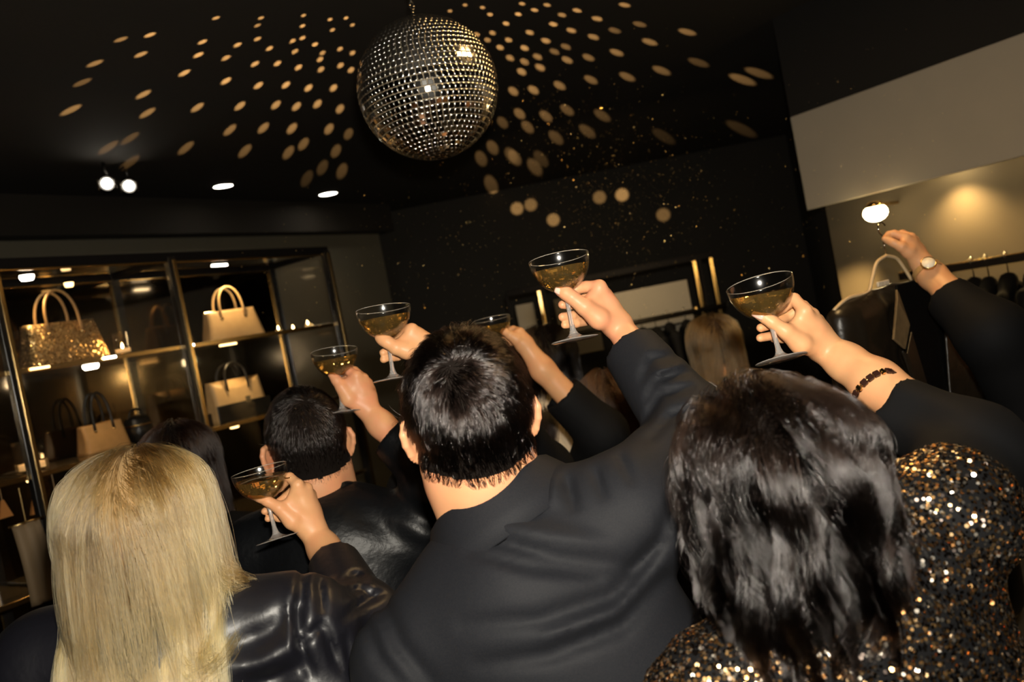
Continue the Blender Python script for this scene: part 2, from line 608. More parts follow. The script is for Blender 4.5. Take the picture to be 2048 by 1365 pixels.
def wall_box(name, a, b, z0, z1, thick_dir, t, m):
    a = np.array([a[0], a[1], 0]); b = np.array([b[0], b[1], 0])
    mb = MB()
    c = (a + b) / 2 + thick_dir * t / 2 + zc * (z0 + z1) / 2
    mb.box(c, (b - a) / 2, thick_dir * t / 2, zc * (z1 - z0) / 2)
    o = mb.build(name, m)
    o['kind'] = 'structure'
    return o


wall_box('wall_left', wl_end, wl_end - e_L * 7.5, 0, CEIL, -n_L, 0.12, mat('olive_wall_paint', (0.125, 0.112, 0.08), 0.8, noise=(3.0, 0.5, (0.105, 0.094, 0.065)), bump=(60, 0.15, 0.002)))
rw_far = hit(1668, 510, Pc, n_R)
wall_box('wall_right', rw_far, rw_far + e_R * 7.2, 0, CEIL, -n_R, 0.12, m_wall_r)
BACKY = 6.4
wall_box('wall_back', (-5.0, BACKY), (4.2, BACKY), 0, CEIL, np.array([0, 1.0, 0]), 0.12, m_wall)
ret = np.array([rw_far[0] - n_R[0] * 0.125, rw_far[1] - n_R[1] * 0.125])
wall_box('wall_return', ret, (ret[0] + 0.9, BACKY), 0, CEIL, np.array([1.0, 0, 0]), 0.1, mat('black_wall_paint', (0.010, 0.009, 0.007), 0.85))
wall_box('wall_rear', (-7.2, -2.0), (6.2, -2.0), 0, CEIL, np.array([0, -1.0, 0]), 0.12, m_wall)
mb = MB().box((0, 2.2, -0.05), (8, 0, 0), (0, 5.0, 0), (0, 0, 0.05))
tag(mb.build('floor', m_floor), kind='structure')
mb = MB().box((0, 2.2, CEIL + 0.05), (8, 0, 0), (0, 5.0, 0), (0, 0, 0.05))
tag(mb.build('ceiling', m_ceil), kind='structure')
# dark soffit along the top of the left wall
mb = MB().box((wl_end - e_L * 3.7) + n_L * 0.06 + zc * (CEIL - 0.1), e_L * 3.75, n_L * 0.06, zc * 0.1)
tag(mb.build('trim_1', m_ceil), kind='structure')

# ceiling lights
def downlight(px, py, r, label, m, spot_w, group=None):
    p = hit(px, py, (0, 0, CEIL), ceil_n)
    root = empty('recessed_downlight', p, label, 'ceiling light', group)
    mb = MB().lathe([(r * 1.0, -0.001), (r * 1.22, -0.001), (r * 1.22, -0.007), (r * 1.05, -0.009), (r * 1.0, -0.001)], 28)
    mb.build('trim_ring', m_black, root, smooth=True, local=True)
    MB().lathe([(0, -0.003), (r, -0.003), (r, -0.001), (0, -0.001)], 28).build('diffuser', m, root, local=True)
    if spot_w:
        add_light('downlight_lamp', 'SPOT', p - zc * 0.03, spot_w, (1.0, 0.66, 0.32), aim=p - zc * 2, spot_size=1.9, spot_blend=0.8, shadow_soft_size=0.05)
    return root


downlight(446, 371, 0.052, 'oval glowing ceiling downlight above the middle of the glass cabinet', m_white_lamp, 4)
downlight(656, 387, 0.058, 'oval glowing ceiling downlight left below the mirror ball', m_white_lamp, 4)


def track_spot(px, py, label):
    p = hit(px, py, (0, 0, CEIL - 0.09), ceil_n)
    root = empty('track_spotlight', p + zc * 0.09, label, 'spotlight', 'twin track spotlights above the cabinet')
    MB().tube([p + zc * 0.09, p + zc * 0.03], 0.008, 8).build('stem', m_black, root, smooth=True)
    ax = nrm(CAM + np.array([-0.4, 0.6, -0.5]) - p)
    MB().lathe([(0, -0.04), (0.03, -0.04), (0.034, 0.03), (0.028, 0.03), (0.024, 0.0), (0, 0.0)], 20, p, ax).build('housing', m_black, root, smooth=True)
    MB().ball(p + ax * 0.024, 0.022).build('bulb', m_white_lamp, root, smooth=True)
    s = nrm(np.cross(ax, zc))
    for q in (-1, 1):
        MB().box(p + ax * 0.045 + s * q * 0.034 + zc * 0.004, ax * 0.018, s * 0.002, np.cross(ax, s) * 0.024).build('barn_door', m_steel, root)


track_spot(214, 365, 'left one of two small bright track spotlights near the ceiling')
track_spot(258, 370, 'right one of two small bright track spotlights near the ceiling')

# the warm lamp out of frame that the mirror ball shows on its right side
for lx, ly, lr, lw in ((0.74, 1.79, 0.20, 5), ):
    p = np.array([lx, ly, CEIL])
    root = empty('recessed_downlight', p, 'warm ceiling downlight above and right of the mirror ball, beyond the upper picture edge', 'ceiling light')
    MB().lathe([(lr, -0.001), (lr * 1.2, -0.001), (lr * 1.2, -0.007), (lr, -0.001)], 28).build('trim_ring', m_black, root, smooth=True, local=True)
    MB().lathe([(0, -0.003), (lr, -0.003), (lr, -0.001), (0, -0.001)], 28).build('diffuser', mat('warm_big', (1, 1, 1), 0.5, emit=((1.0, 0.62, 0.24), 26.0)), root, local=True)

# ------------------------------------------------------------------ mirror ball
BC = U(856, 178, 2.0)
BR = 140.0 / FPX * 2.0
ball = empty('disco_ball', BC, 'large mirror ball of small square silver tiles hanging from the dark ceiling', 'disco ball')
MB().ball((0, 0, 0), BR - 0.0022, 64, 40).build('ball_core', m_ballcore, ball, smooth=True, local=True)
ROWS = 38
tiles = []
vdir = nrm(CAM - BC)
for i in range(ROWS):
    lat = -math.pi / 2 + math.pi * (i + 0.5) / ROWS
    nc = max(4, int(round(2 * math.pi * math.cos(lat) * ROWS / math.pi)))
    hw = math.pi * BR * math.cos(lat) / nc * 0.95
    hh = math.pi * BR / ROWS / 2 * 0.95
    off = random.random()
    for j in range(nc):
        lon = 2 * math.pi * (j + off) / nc
        n = np.array([math.cos(lat) * math.cos(lon), math.cos(lat) * math.sin(lon), math.sin(lat)])
        tiles.append((float(n @ vdir), i, lat, lon, hw, hh))
tiles.sort(key=lambda t: -t[0])


m_edge = mat('mirror_edge', (0.93, 0.88, 0.78), 0.16, metal=1.0)


def tile_mb(hw, hh):
    """flat mirror face with its own corners, then a rounded ground edge"""
    mb = MB()
    prof = [(0.0, -0.0022), (0.00025, -0.0011), (0.0008, -0.0004), (0.0017, -0.00002)]
    vs, fs = [], []
    for ins, z in prof + [(0.0017, 0.0)]:
        vs += [(-hw + ins, -hh + ins, z), (hw - ins, -hh + ins, z), (hw - ins, hh - ins, z), (-hw + ins, hh - ins, z)]
    q = len(prof) * 4
    fs.append((q, q + 1, q + 2, q + 3))
    for a in range(len(prof) - 1):
        for k in range(4):
            fs.append((a * 4 + k, a * 4 + (k + 1) % 4, a * 4 + 4 + (k + 1) % 4, a * 4 + 4 + k))
    return mb.add(vs, fs)


def two_mats(o):
    n = len(o.data.polygons)
    ids = np.ones(n, dtype=np.int32)
    ids[0::13] = 0
    o.data.polygons.foreach_set('material_index', ids)
    return o


row_mesh = {}
rest = MB()
for c, (d, i, lat, lon, hw, hh) in enumerate(tiles):
    jl, jb = lat + random.gauss(0, 0.006), lon + random.gauss(0, 0.006)
    n0 = np.array([math.cos(lat) * math.cos(lon), math.cos(lat) * math.sin(lon), math.sin(lat)])
    n = np.array([math.cos(jl) * math.cos(jb), math.cos(jl) * math.sin(jb), math.sin(jl)])
    x = nrm(np.cross(zc, n)); y = np.cross(n, x)
    p = n0 * BR
    if c < 300:
        if i not in row_mesh:
            o = two_mats(tile_mb(hw, hh).build('mirror_tile', [m_mirror, m_edge], ball, smooth=True, local=True))
            row_mesh[i] = o
        else:
            o = row_mesh[i].copy()
            COL.objects.link(o)
            o.parent = ball
        o.matrix_local = Matrix(((x[0], y[0], n[0], p[0]), (x[1], y[1], n[1], p[1]), (x[2], y[2], n[2], p[2]), (0, 0, 0, 1)))
    else:
        t = tile_mb(hw, hh)
        rest.add([p + v[0] * x + v[1] * y + v[2] * n for v in t.v], t.f)
two_mats(rest.build('mirror_tile', [m_mirror, m_edge], ball, smooth=True, local=True, kind='stuff'))
MB().lathe([(0, BR - 0.004), (0.022, BR - 0.004), (0.02, BR + 0.008), (0.006, BR + 0.012), (0, BR + 0.014)], 20).build('hanging_cap', m_steel, ball, smooth=True, local=True)
chain = MB()
nl = int((CEIL - BC[2] - BR) / 0.017)
for k in range(nl + 1):
    zz = BR + 0.018 + k * 0.017
    a = np.array([1.0, 0, 0]) if k % 2 else np.array([0, 1.0, 0])
    pts = [np.array([0, 0, zz]) + a * 0.005 * math.cos(t) + zc * 0.011 * math.sin(t) for t in np.linspace(0, 2 * math.pi, 10, endpoint=False)]
    chain.tube(pts, 0.0016, 6, closed=True)
chain.build('hanging_chain', m_steel, ball, smooth=True, local=True)

# light thrown off the ball: one narrow warm beam per mirror facet that catches the lamp
L_ = [(300, 70, 1), (242, 79, .5), (432, 36, .6), (522, 36, .5), (515, 51, .4), (605, 52, .7), (660, 39, .6), (692, 36, .6), (705, 50, .5), (665, 60, .6),
      (607, 31, .5), (405, 84, 1), (475, 90, 1), (515, 78, .8), (585, 82, .8), (605, 76, .8), (630, 89, 1), (539, 97, 1), (590, 103, .9), (645, 106, .7),
      (680, 98, .8), (705, 106, .8), (640, 119, 1), (282, 109, .9), (397, 110, 1.3), (452, 116, 1), (190, 127, .7), (510, 128, 1.2), (555, 127, 1.2),
      (597, 135, 1.3), (642, 139, 1), (681, 131, 1), (702, 140, 1), (165, 165, .4), (369, 146, 1.5), (452, 162, 1.7), (517, 171, 1.5), (572, 170, 1.6),
      (617, 176, 1.6), (667, 176, 1.4), (287, 189, 1.2), (142, 220, 1.1), (295, 226, 1), (395, 215, 1.3), (480, 212, 1.5), (552, 210, 1.4), (593, 213, 1.4),
      (635, 208, 1.4), (680, 218, 1.2), (460, 260, 1), (527, 256, 1.1), (584, 257, 1.3), (658, 258, 1.1), (697, 268, .5), (260, 277, .4), (217, 295, .5),
      (372, 296, .7), (490, 302, .8), (577, 305, .8), (607, 288, .8), (672, 302, .6), (260, 325, .4), (645, 335, .4), (684, 342, .6), (614, 357, .3),
      (953, 69, .8), (980, 29, .7), (1012, 47, .9), (985, 66, .7), (975, 80, .6), (1000, 95, 1), (1017, 80, .9), (1020, 116, .9), (1005, 245, .5),
      (985, 295, .8), (962, 317, .7), (982, 369, 1), (1022, 310, .7), (965, 15, .5), (930, 10, .4), (900, 22, .4)]
R_L = [(25, 57, .9), (90, 40, .8), (260, 42, .8), (450, 20, .7), (340, 75, .9), (165, 97, 1), (70, 130, 1), (237, 122, .9), (410, 122, .4), (510, 97, .4),
       (700, 128, .8), (325, 148, .8), (135, 163, 1), (550, 168, .9), (50, 192, 1.1), (215, 187, .5), (170, 207, .5), (418, 210, .9), (102, 227, .8),
       (305, 230, .7), (220, 240, .9), (50, 247, .8), (745, 250, .4), (112, 270, 1.1), (597, 282, .8), (38, 287, 1.2), (460, 307, .8), (315, 319, .8),
       (190, 342, 1), (85, 360, 1.3), (5, 365, 1.1), (920, 318, 1.2), (985, 292, .8), (30, 455, 1), (135, 465, .9), (220, 440, .7), (360, 462, .6),
       (62, 508, .8), (175, 550, .7), (300, 525, .7), (10, 630, 1.1), (115, 635, .5), (90, 668, 1), (440, 780, 1.1), (350, 790, .5), (165, 880, .7),
       (20, 835, .7), (75, 820, .5), (605, 860, .5), (915, 515, .4), (605, 545, .3), (140, 20, .6), (40, 15, .6), (200, 60, .6)]
dots = L_ + [(1024 + x / 2, y / 2, b) for x, y, b in R_L]
beam_axis = BC
for k, (px, py, b) in enumerate(dots):
    tgt = hit(px, py, (0, 0, CEIL), ceil_n)
    if tgt[1] > BACKY or tgt[1] < 0:
        tgt = hit(px, py, (0, BACKY, 0), np.array([0, 1.0, 0]))
    dv = tgt - BC
    dist = np.linalg.norm(dv)
    dv = dv / dist
    p0 = BC + dv * (BR + 0.012)
    add_light('ball_reflection', 'SPOT', p0, 1400 * b * dist ** 1.0, (1.0, 0.56, 0.20), aim=tgt, spot_size=math.radians(1.55), spot_blend=0.55, shadow_soft_size=0.002)

# ------------------------------------------------------------------ the glass display cabinet
P0 = Pa.copy(); P0[2] = 0


def s_of(px, py, k=0.0):
    p = hit(px, py, P0 - n_L * k, n_L)
    return float(np.dot(p - P0, e_L)), float(p[2])


def V(s, k, z):
    return P0 + e_L * s - n_L * k + zc * z


S_POST = [s_of(3, 640)[0], s_of(338, 520)[0], s_of(652, 520)[0]]
S_POST = [2 * S_POST[0] - S_POST[1]] + S_POST
DEP = 0.38
ZTOP = s_of(335, 515)[1]
SH = [s_of(200, 716)[1], s_of(485, 842)[1]]
SH += [SH[1] - 0.36, SH[1] - 0.72, 0.12]
cab = empty('display_cabinet', V((S_POST[0] + S_POST[-1]) / 2, DEP / 2, 0),
            'tall black and brass glass display cabinet holding handbags on lit shelves', 'display cabinet')
for s in S_POST:
    for k in (0.0, DEP):
        MB().box(V(s, k, ZTOP / 2), e_L * 0.0155, n_L * 0.0155, zc * ZTOP / 2, 0.002).build('post', m_black, cab)
        fs = -1 if k == 0 else 1
        if k == 0:
            MB().box(V(s + 0.008, -0.0175, ZTOP / 2), e_L * 0.0065, n_L * 0.002, zc * (ZTOP / 2 - 0.012), 0.001).build('post_trim', m_brass, cab)
        else:
            MB().box(V(s - 0.0175, k, ZTOP / 2), e_L * 0.002, n_L * 0.007, zc * (ZTOP / 2 - 0.03), 0.001).build('post_trim', m_brass, cab)
for s in S_POST:
    MB().box(V(s, DEP / 2, ZTOP), e_L * 0.013, n_L * (DEP / 2), zc * 0.015, 0.002).build('top_rail', m_matt, cab)
for k in (0.0, DEP):
    MB().box(V((S_POST[0] + S_POST[-1]) / 2, k, ZTOP), e_L * ((S_POST[-1] - S_POST[0]) / 2 + 0.013), n_L * 0.013, zc * 0.017, 0.002).build('top_rail', m_matt, cab)
    MB().box(V((S_POST[0] + S_POST[-1]) / 2, k, ZTOP - 0.019), e_L * ((S_POST[-1] - S_POST[0]) / 2), n_L * 0.006, zc * 0.004, 0.001).build('brass_strip', m_brass, cab)
m_shelf = mat('smoked_shelf', (0.10, 0.075, 0.04), 0.12, spec=0.8)
for bay in range(3):
    a, b = S_POST[bay], S_POST[bay + 1]
    mid, hw = (a + b) / 2, (b - a) / 2 - 0.016
    for z in SH:
        sh = MB().box(V(mid, DEP / 2, z - 0.006), e_L * hw, n_L * (DEP / 2 - 0.006), zc * 0.005, 0.001).build('shelf', m_shelf, cab)
        MB().box(V(mid, 0.004, z - 0.006), e_L * hw, n_L * 0.004, zc * 0.0085, 0.002).build('shelf_edge', m_brass, sh)
    MB().box(V(mid, DEP + 0.004, ZTOP / 2), e_L * hw, n_L * 0.003, zc * (ZTOP / 2 - 0.02)).build('back_panel', m_tint, cab)
    MB().box(V(mid, -0.002, ZTOP / 2), e_L * (hw - 0.004), n_L * 0.0015, zc * (ZTOP / 2 - 0.03)).build('door_pane', g_pane, cab)
    MB().box(V(mid, DEP / 2, ZTOP), e_L * hw, n_L * (DEP / 2 - 0.01), zc * 0.003).build('top_pane', g_pane, cab)
for s in (S_POST[-1],):
    MB().box(V(s + 0.002, DEP / 2, ZTOP / 2), e_L * 0.002, n_L * (DEP / 2 - 0.015), zc * (ZTOP / 2 - 0.03)).build('side_pane', g_pane, cab)


def puck(px, py, k, z, r, lamp_w, m=None, strip=0.0):
    p = hit(px, py, P0 - n_L * k, n_L); p[2] = z
    if strip:
        MB().box(p, e_L * strip, n_L * 0.006, zc * 0.004, 0.0015).build('light_strip', m or m_warm, cab)
    else:
        MB().lathe([(0, -0.012), (r * 0.8, -0.012), (r, -0.004), (r, 0.004), (0, 0.004)], 18, p).build('puck_light', m or m_warm, cab)
    if lamp_w:
        add_light('cabinet_lamp', 'SPOT', p - zc * 0.018, lamp_w * 1.3, (1.0, 0.66, 0.30), aim=p - zc + n_L * 0.12, spot_size=2.2, spot_blend=0.6, shadow_soft_size=0.02)


puck(52, 548, 0.12, ZTOP - 0.024, 0.022, 2.6, m_white_lamp)
puck(440, 536, 0.10, ZTOP - 0.024, 0.02, 3.4, m_white_lamp, strip=0.036)
puck(185, 750, 0.10, SH[0] - 0.018, 0.026, 0.9, m_white_lamp)
puck(460, 708, 0.10, SH[0] - 0.018, 0.02, 1.6, m_warm_dim, strip=0.04)
puck(380, 696, 0.0, SH[0] - 0.004, 0.02, 0, m_white_lamp, strip=0.018)
puck(220, 720, -0.002, SH[0] - 0.004, 0.02, 0, m_white_lamp, strip=0.022)
puck(80, 738, -0.002, SH[0] - 0.004, 0.02, 0, m_warm_dim, strip=0.03)
puck(70, 985, 0.15, SH[1] - 0.02, 0.02, 0.8, m_warm_dim)
puck(470, 860, 0.15, SH[1] - 0.02, 0.02, 0.6, m_warm_dim)
puck(140, 580, 0.3, ZTOP - 0.03, 0.016, 0.5, m_warm_dim)


def place(px, py, k, z):
    p = hit(px, py, P0 - n_L * k, n_L); p[2] = z
    return p


def handbag(p, yaw, w, h, d, m, hm, hh, label, top=0.84, sag=0.0, studs=True):
    """a structured tote: boxy body narrowing to the top, two arched handles"""
    root = empty('handbag', p, label, 'handbag', rot=(0, 0, yaw))
    nx, nz, ny = 13, 10, 5
    vs, fs = [], []
    idx = {}
    for iz in range(nz + 1):
        t = iz / nz
        ww = w / 2 * (1 + (top - 1) * t)
        dd = d / 2 * (1 - 0.55 * t)
        zz = h * t
        ring = []
        per = []
        for i in range(nx): per.append((-1 + 2 * i / (nx - 1), -1))
        for i in range(1, ny): per.append((1, -1 + 2 * i / (ny - 1)))
        for i in range(1, nx): per.append((1 - 2 * i / (nx - 1), 1))
        for i in range(1, ny - 1): per.append((-1, 1 - 2 * i / (ny - 1)))
        for a, b in per:
            rnd = 1 - 0.06 * (abs(a) ** 6) * (abs(b) ** 6)
            bulge = 1 + 0.18 * (1 - a * a) * math.sin(math.pi * min(1, t * 1.05)) * (abs(b) > 0.99)
            pinch = 1 - 0.10 * (abs(a) > 0.99) * math.sin(math.pi * t) * (1 - abs(b))
            ring.append((a * ww * rnd * pinch, b * dd * rnd * bulge, zz - sag * t * (1 - a * a)))
        vs += ring
    m_ = len(per)
    for iz in range(nz):
        for i in range(m_):
            j = (i + 1) % m_
            fs.append((iz * m_ + i, iz * m_ + j, (iz + 1) * m_ + j, (iz + 1) * m_ + i))
    fs.append(tuple(range(m_ - 1, -1, -1)))
    fs.append(tuple(nz * m_ + i for i in range(m_)))
    mesh_obj('body', vs, fs, m, root, smooth=True, local=True)
    for sy in (-1, 1):
        y = sy * d / 2 * 0.62
        pts = [np.array([-w * 0.20, sy * d / 2 * 0.66, h * 0.72])]
        for t in np.linspace(0, math.pi, 15):
            pts.append(np.array([-w * 0.20 * math.cos(t), y * (1 - 0.3 * math.sin(t)), h * 0.98 + hh * math.sin(t) ** 0.8]))
        pts.append(np.array([w * 0.20, sy * d / 2 * 0.66, h * 0.72]))
        MB().tube(pts, 0.0052, 8).build('handle', hm, root, smooth=True, local=True)
        for sx in (-1, 1):
            MB().lathe([(0, 0.003), (0.005, 0.002), (0.006, 0), (0, 0)], 10, (sx * w * 0.20, sy * d / 2 * 0.70, h * 0.74), (0, sy, 0.2)).build('rivet', m_brass, root, smooth=True, local=True)
    mb = MB().tube([(-w / 2 * top * 0.98, 0, h + 0.001 - sag * 0.1), (0, 0, h + 0.001 - sag), (w / 2 * top * 0.98, 0, h + 0.001 - sag * 0.1)], 0.003, 6)
    mb.build('top_seam', m_brass if studs else hm, root, local=True)
    return root


yawL = math.atan2(e_L[1], e_L[0])
handbag(place(130, 716, 0.16, SH[0]), yawL, 0.285, 0.150, 0.12, m_gold_glit, m_tan2, 0.115, 'glittering gold structured handbag on the upper left shelf of the cabinet')
handbag(place(468, 676, 0.16, SH[0]), yawL - 0.28, 0.250, 0.128, 0.12, m_tan, m_tan, 0.100, 'smooth tan structured handbag on the upper right shelf of the cabinet')
handbag(place(208, 895, 0.27, SH[1]), yawL, 0.175, 0.105, 0.09, m_tan2, m_blk_leather, 0.115, 'tan handbag with thick black handles on the lower left shelf', top=0.9)
b4 = handbag(place(478, 832, 0.17, SH[1]), yawL - 0.1, 0.25, 0.17, 0.11, m_tan, m_blk_leather, 0.07, 'slouchy tan handbag with sagging top on the lower right shelf', top=0.95, sag=0.03)
MB().box((0, -0.057, 0.035), (0.126, 0, 0), (0, 0.003, 0), (0, 0, 0.036), 0.003).build('front_panel', m_blk_leather, b4, local=True)
MB().box((0.02, -0.06, 0.075), (0.012, 0, 0), (0, 0.003, 0), (0, 0, 0.014), 0.002).build('clasp', m_steel, b4, local=True)
# round black vanity bag beside the tan one
vb = empty('vanity_bag', place(282, 880, 0.27, SH[1]), 'round black vanity bag beside the black handled tan handbag', 'bag', rot=(0, 0, yawL))
MB().lathe([(0, 0), (0.036, 0), (0.048, 0.012), (0.052, 0.045), (0.046, 0.085), (0.03, 0.102), (0, 0.106)], 24).build('body', m_blk_leather, vb, smooth=True, local=True)
MB().tube([(0.0495 * math.cos(t), 0.0495 * math.sin(t), 0.066) for t in np.linspace(0, 2 * math.pi, 28, endpoint=False)], 0.003, 6, closed=True).build('zip', m_brass, vb, smooth=True, local=True)
MB().tube([(-0.028 * math.cos(t), 0, 0.098 + 0.032 * math.sin(t)) for t in np.linspace(0, math.pi, 12)], 0.004, 8).build('handle', m_blk_leather, vb, smooth=True, local=True)


def tumbler(p, r, h, label, facet=False):
    root = empty('candle_tumbler', p, label, 'candle holder')
    sg = 6 if facet else 28
    MB().lathe([(0, 0), (r * 0.88, 0), (r, 0.01), (r, h), (r - 0.002, h), (r - 0.002, 0.012), (0, 0.01)], sg).build('glass', g_pane, root, smooth=not facet, local=True)
    MB().lathe([(0, 0.012), (r * 0.8, 0.012), (r * 0.8, h * 0.3), (0.002, h * 0.3), (0, h * 0.3)], 20).build('candle', m_candle, root, smooth=True, local=True)
    MB().lathe([(0, 0), (0.0045, 0.005), (0.0035, 0.012), (0, 0.022)], 10, (0, 0, h * 0.31)).build('flame', m_flame, root, smooth=True, local=True)
    add_light('candle_light', 'POINT', p + zc * (h * 0.31 + 0.03), 0.35, (1.0, 0.55, 0.2), shadow_soft_size=0.012)
    return root


tumbler(place(246, 700, 0.10, SH[0]), 0.032, 0.085, 'clear candle tumbler beside the glittering gold handbag')
tumbler(place(66, 940, 0.10, SH[1]), 0.048, 0.105, 'faceted amber candle glass on the lower shelf at far left', True)


def tealight(px, py, k, z, label):
    p = place(px, py, k, z)
    root = empty('tealight', p, label, 'candle')
    MB().lathe([(0, 0), (0.016, 0), (0.019, 0.02), (0.0175, 0.02), (0.0145, 0.004), (0, 0.004)], 18).build('cup', g_pane, root, smooth=True, local=True)
    MB().lathe([(0, 0.004), (0.014, 0.004), (0.0155, 0.012), (0, 0.012)], 16).build('candle', m_candle, root, smooth=True, local=True)
    MB().lathe([(0, 0), (0.0042, 0.005), (0.003, 0.011), (0, 0.02)], 10, (0, 0, 0.013)).build('flame', m_flame, root, smooth=True, local=True)


tealight(557, 660, 0.14, SH[0], 'tealight in a small glass cup beside the smooth tan handbag')
tealight(583, 640, 0.24, SH[0], 'tealight standing behind another, right of the smooth tan handbag')
tealight(553, 800, 0.12, SH[1], 'tealight on the lower right shelf beside the slouchy tan handbag')
tealight(365, 860, 0.08, SH[1], 'tealight beside the middle post on the lower shelf')
tealight(616, 650, 0.05, SH[0], 'tealight nearest the right end of the upper shelf')


def bottle(px, py, k, z, label, h=0.09):
    root = empty('perfume_bottle', place(px, py, k, z), label, 'bottle', rot=(0, 0, yawL))
    MB().box((0, 0, h * 0.36), (0.02, 0, 0), (0, 0.013, 0), (0, 0, h * 0.36), 0.004).build('flacon', mat('dark_glass', (0.02, 0.015, 0.012), 0.05, spec=0.9), root, smooth=False, local=True)
    MB().lathe([(0, 0), (0.008, 0), (0.008, h * 0.22), (0.0065, h * 0.26), (0, h * 0.26)], 14, (0, 0, h * 0.72)).build('stopper', m_steel, root, smooth=True, local=True)


bottle(415, 850, 0.08, SH[1], 'dark square perfume bottle left of the slouchy tan handbag', 0.075)
bottle(512, 668, 0.28, SH[0], 'dark perfume bottle behind the smooth tan handbag', 0.085)

# lowest visible shelf: small orange leather pouches, a cream folded scarf hanging in front
for i, (px, py) in enumerate(((8, 1020), (72, 1012), (116, 1010))):
    lab = ['small orange pouch at the far left end under the shelf', 'middle small orange pouch hanging under the lower shelf', 'right small orange pouch hanging beside the blond hair'][i]
    p = hit(px, py, P0 - n_L * 0.06, n_L)
    root = empty('leather_pouch', p, lab, 'pouch', 'orange pouches under the shelf', rot=(0, 0, yawL))
    MB().add([(-0.02, -0.008, -0.025), (0.02, -0.008, -0.025), (0.02, 0.008, -0.025), (-0.02, 0.008, -0.025), (-0.004, -0.003, 0.03), (0.004, -0.003, 0.03), (0.004, 0.003, 0.03), (-0.004, 0.003, 0.03)],
             [(0, 3, 2, 1), (4, 5, 6, 7), (0, 1, 5, 4), (1, 2, 6, 5), (2, 3, 7, 6), (3, 0, 4, 7)]).build('body', m_orange, root, local=True)
    MB().tube([(0, 0, 0.03), (0, 0, SH[1] - 0.012 - p[2])], 0.0015, 6).build('cord', m_tan2, root, local=True)
# cream scarf
ps = hit(55, 1060, P0 + n_L * 0.12, n_L)
root = empty('hanging_scarf', ps, 'narrow cream scarf hanging left of the blond hair', 'scarf', rot=(0, 0, yawL))
vs, fs = [], []
for i in range(13):
    t = i / 12
    for j in range(7):
        u = j / 6 - 0.5
        vs.append((u * 0.075 * (1 + 0.12 * t) + 0.012 * t, -0.006 * math.sin(u * 14) - 0.01 * math.sin(t * 3), 0.02 - 0.24 * t))
for i in range(12):
    for j in range(6):
        fs.append((i * 7 + j, i * 7 + j + 1, (i + 1) * 7 + j + 1, (i + 1) * 7 + j))
so = mesh_obj('cloth', vs, fs, mat('tan_silk', (0.26, 0.18, 0.10), 0.7), root, smooth=True, local=True)
md = so.modifiers.new('thick', 'SOLIDIFY'); md.thickness = 0.006
MB().tube([(-0.05, -0.002, 0.022), (0.05, -0.002, 0.022)], 0.004, 8).build('hanger_bar', m_brass, root, local=True, smooth=True)
MB().tube([(0, 0, 0.022), (0, 0, SH[1] - 0.02 - ps[2])], 0.002, 6).build('hanger_cord', m_brass, root, local=True)

# ------------------------------------------------------------------ garment display at the back
YB = 4.6


def at(px, py, y):
    return hit(px, py, (0, y, 0), np.array([0, 1.0, 0]))


rk0 = at(1240, 690, YB); rk0[2] = 0
rack = empty('garment_display', rk0, 'brass trimmed clothes display with pale backing boards at the back of the shop', 'clothes rack')
ex = np.array([1.0, 0, 0]); ey = np.array([0, 1.0, 0])


def panel(name, px0, py0, px1, py1, y, t, m, parent):
    a = at(px0, py0, y); b = at(px1, py1, y)
    x0, x1 = a[0], b[0]
    z0, z1 = min(a[2], b[2]), max(a[2], b[2])
    return MB().box(((x0 + x1) / 2, y, (z0 + z1) / 2), ex * abs(x1 - x0) / 2, ey * t, zc * (z1 - z0) / 2, 0.004).build(name, m, parent)


panel('backing_board', 1215, 590, 1388, 640, YB, 0.01, m_board, rack)
panel('backing_board', 1030, 612, 1082, 690, YB, 0.01, m_board, rack)
panel('backing_board', 1106, 600, 1208, 700, YB + 0.06, 0.01, m_wall_r, rack)
panel('backing_board', 1262, 668, 1390, 680, YB + 0.08, 0.01, m_board, rack)
zt = at(1240, 545, YB)[2]
for px, py, m in ((1088, 640, m_brass), (1097, 640, m_matt), (1400, 590, m_brass), (1411, 590, m_matt), (1434, 590, m_brass), (1022, 640, m_matt)):
    p = at(px, py, YB - 0.05)
    MB().box((p[0], p[1], zt / 2), ex * 0.010, ey * 0.012, zc * zt / 2, 0.002).build('post', m, rack)
xa, xb = at(1022, 640, YB)[0], at(1434, 590, YB)[0]
MB().box(((xa + xb) / 2, YB - 0.05, zt), ex * (xb - xa) / 2, ey * 0.014, zc * 0.018, 0.003).build('top_rail', m_matt, rack)
pr = at(1330, 634, YB - 0.15)
MB().tube([(xa, YB - 0.15, pr[2]), (xb, YB - 0.15, pr[2])], 0.016, 10).build('hanging_rail', m_rail, rack, smooth=True)
p = at(1395, 612, YB - 0.15)
MB().ball((at(1392, 620, YB - .15)[0], YB - 0.17, pr[2] + 0.012), 0.015).build('rail_finial', m_brass, rack, smooth=True)
for q in (xa, xb):
    MB().box((q, YB - 0.1, pr[2]), ex * 0.008, ey * 0.06, zc * 0.008).build('bracket', m_black, rack)
add_light('added_display_fill', 'AREA', at(1250, 540, YB - 0.55), 2.6, (1.0, 0.72, 0.38), aim=at(1250, 630, YB), size=0.5)  # added fill with no visible fixture, warms the backing boards


m_garment = mat('dark_garment', (0.0022, 0.002, 0.002), 0.8, spec=0.12)


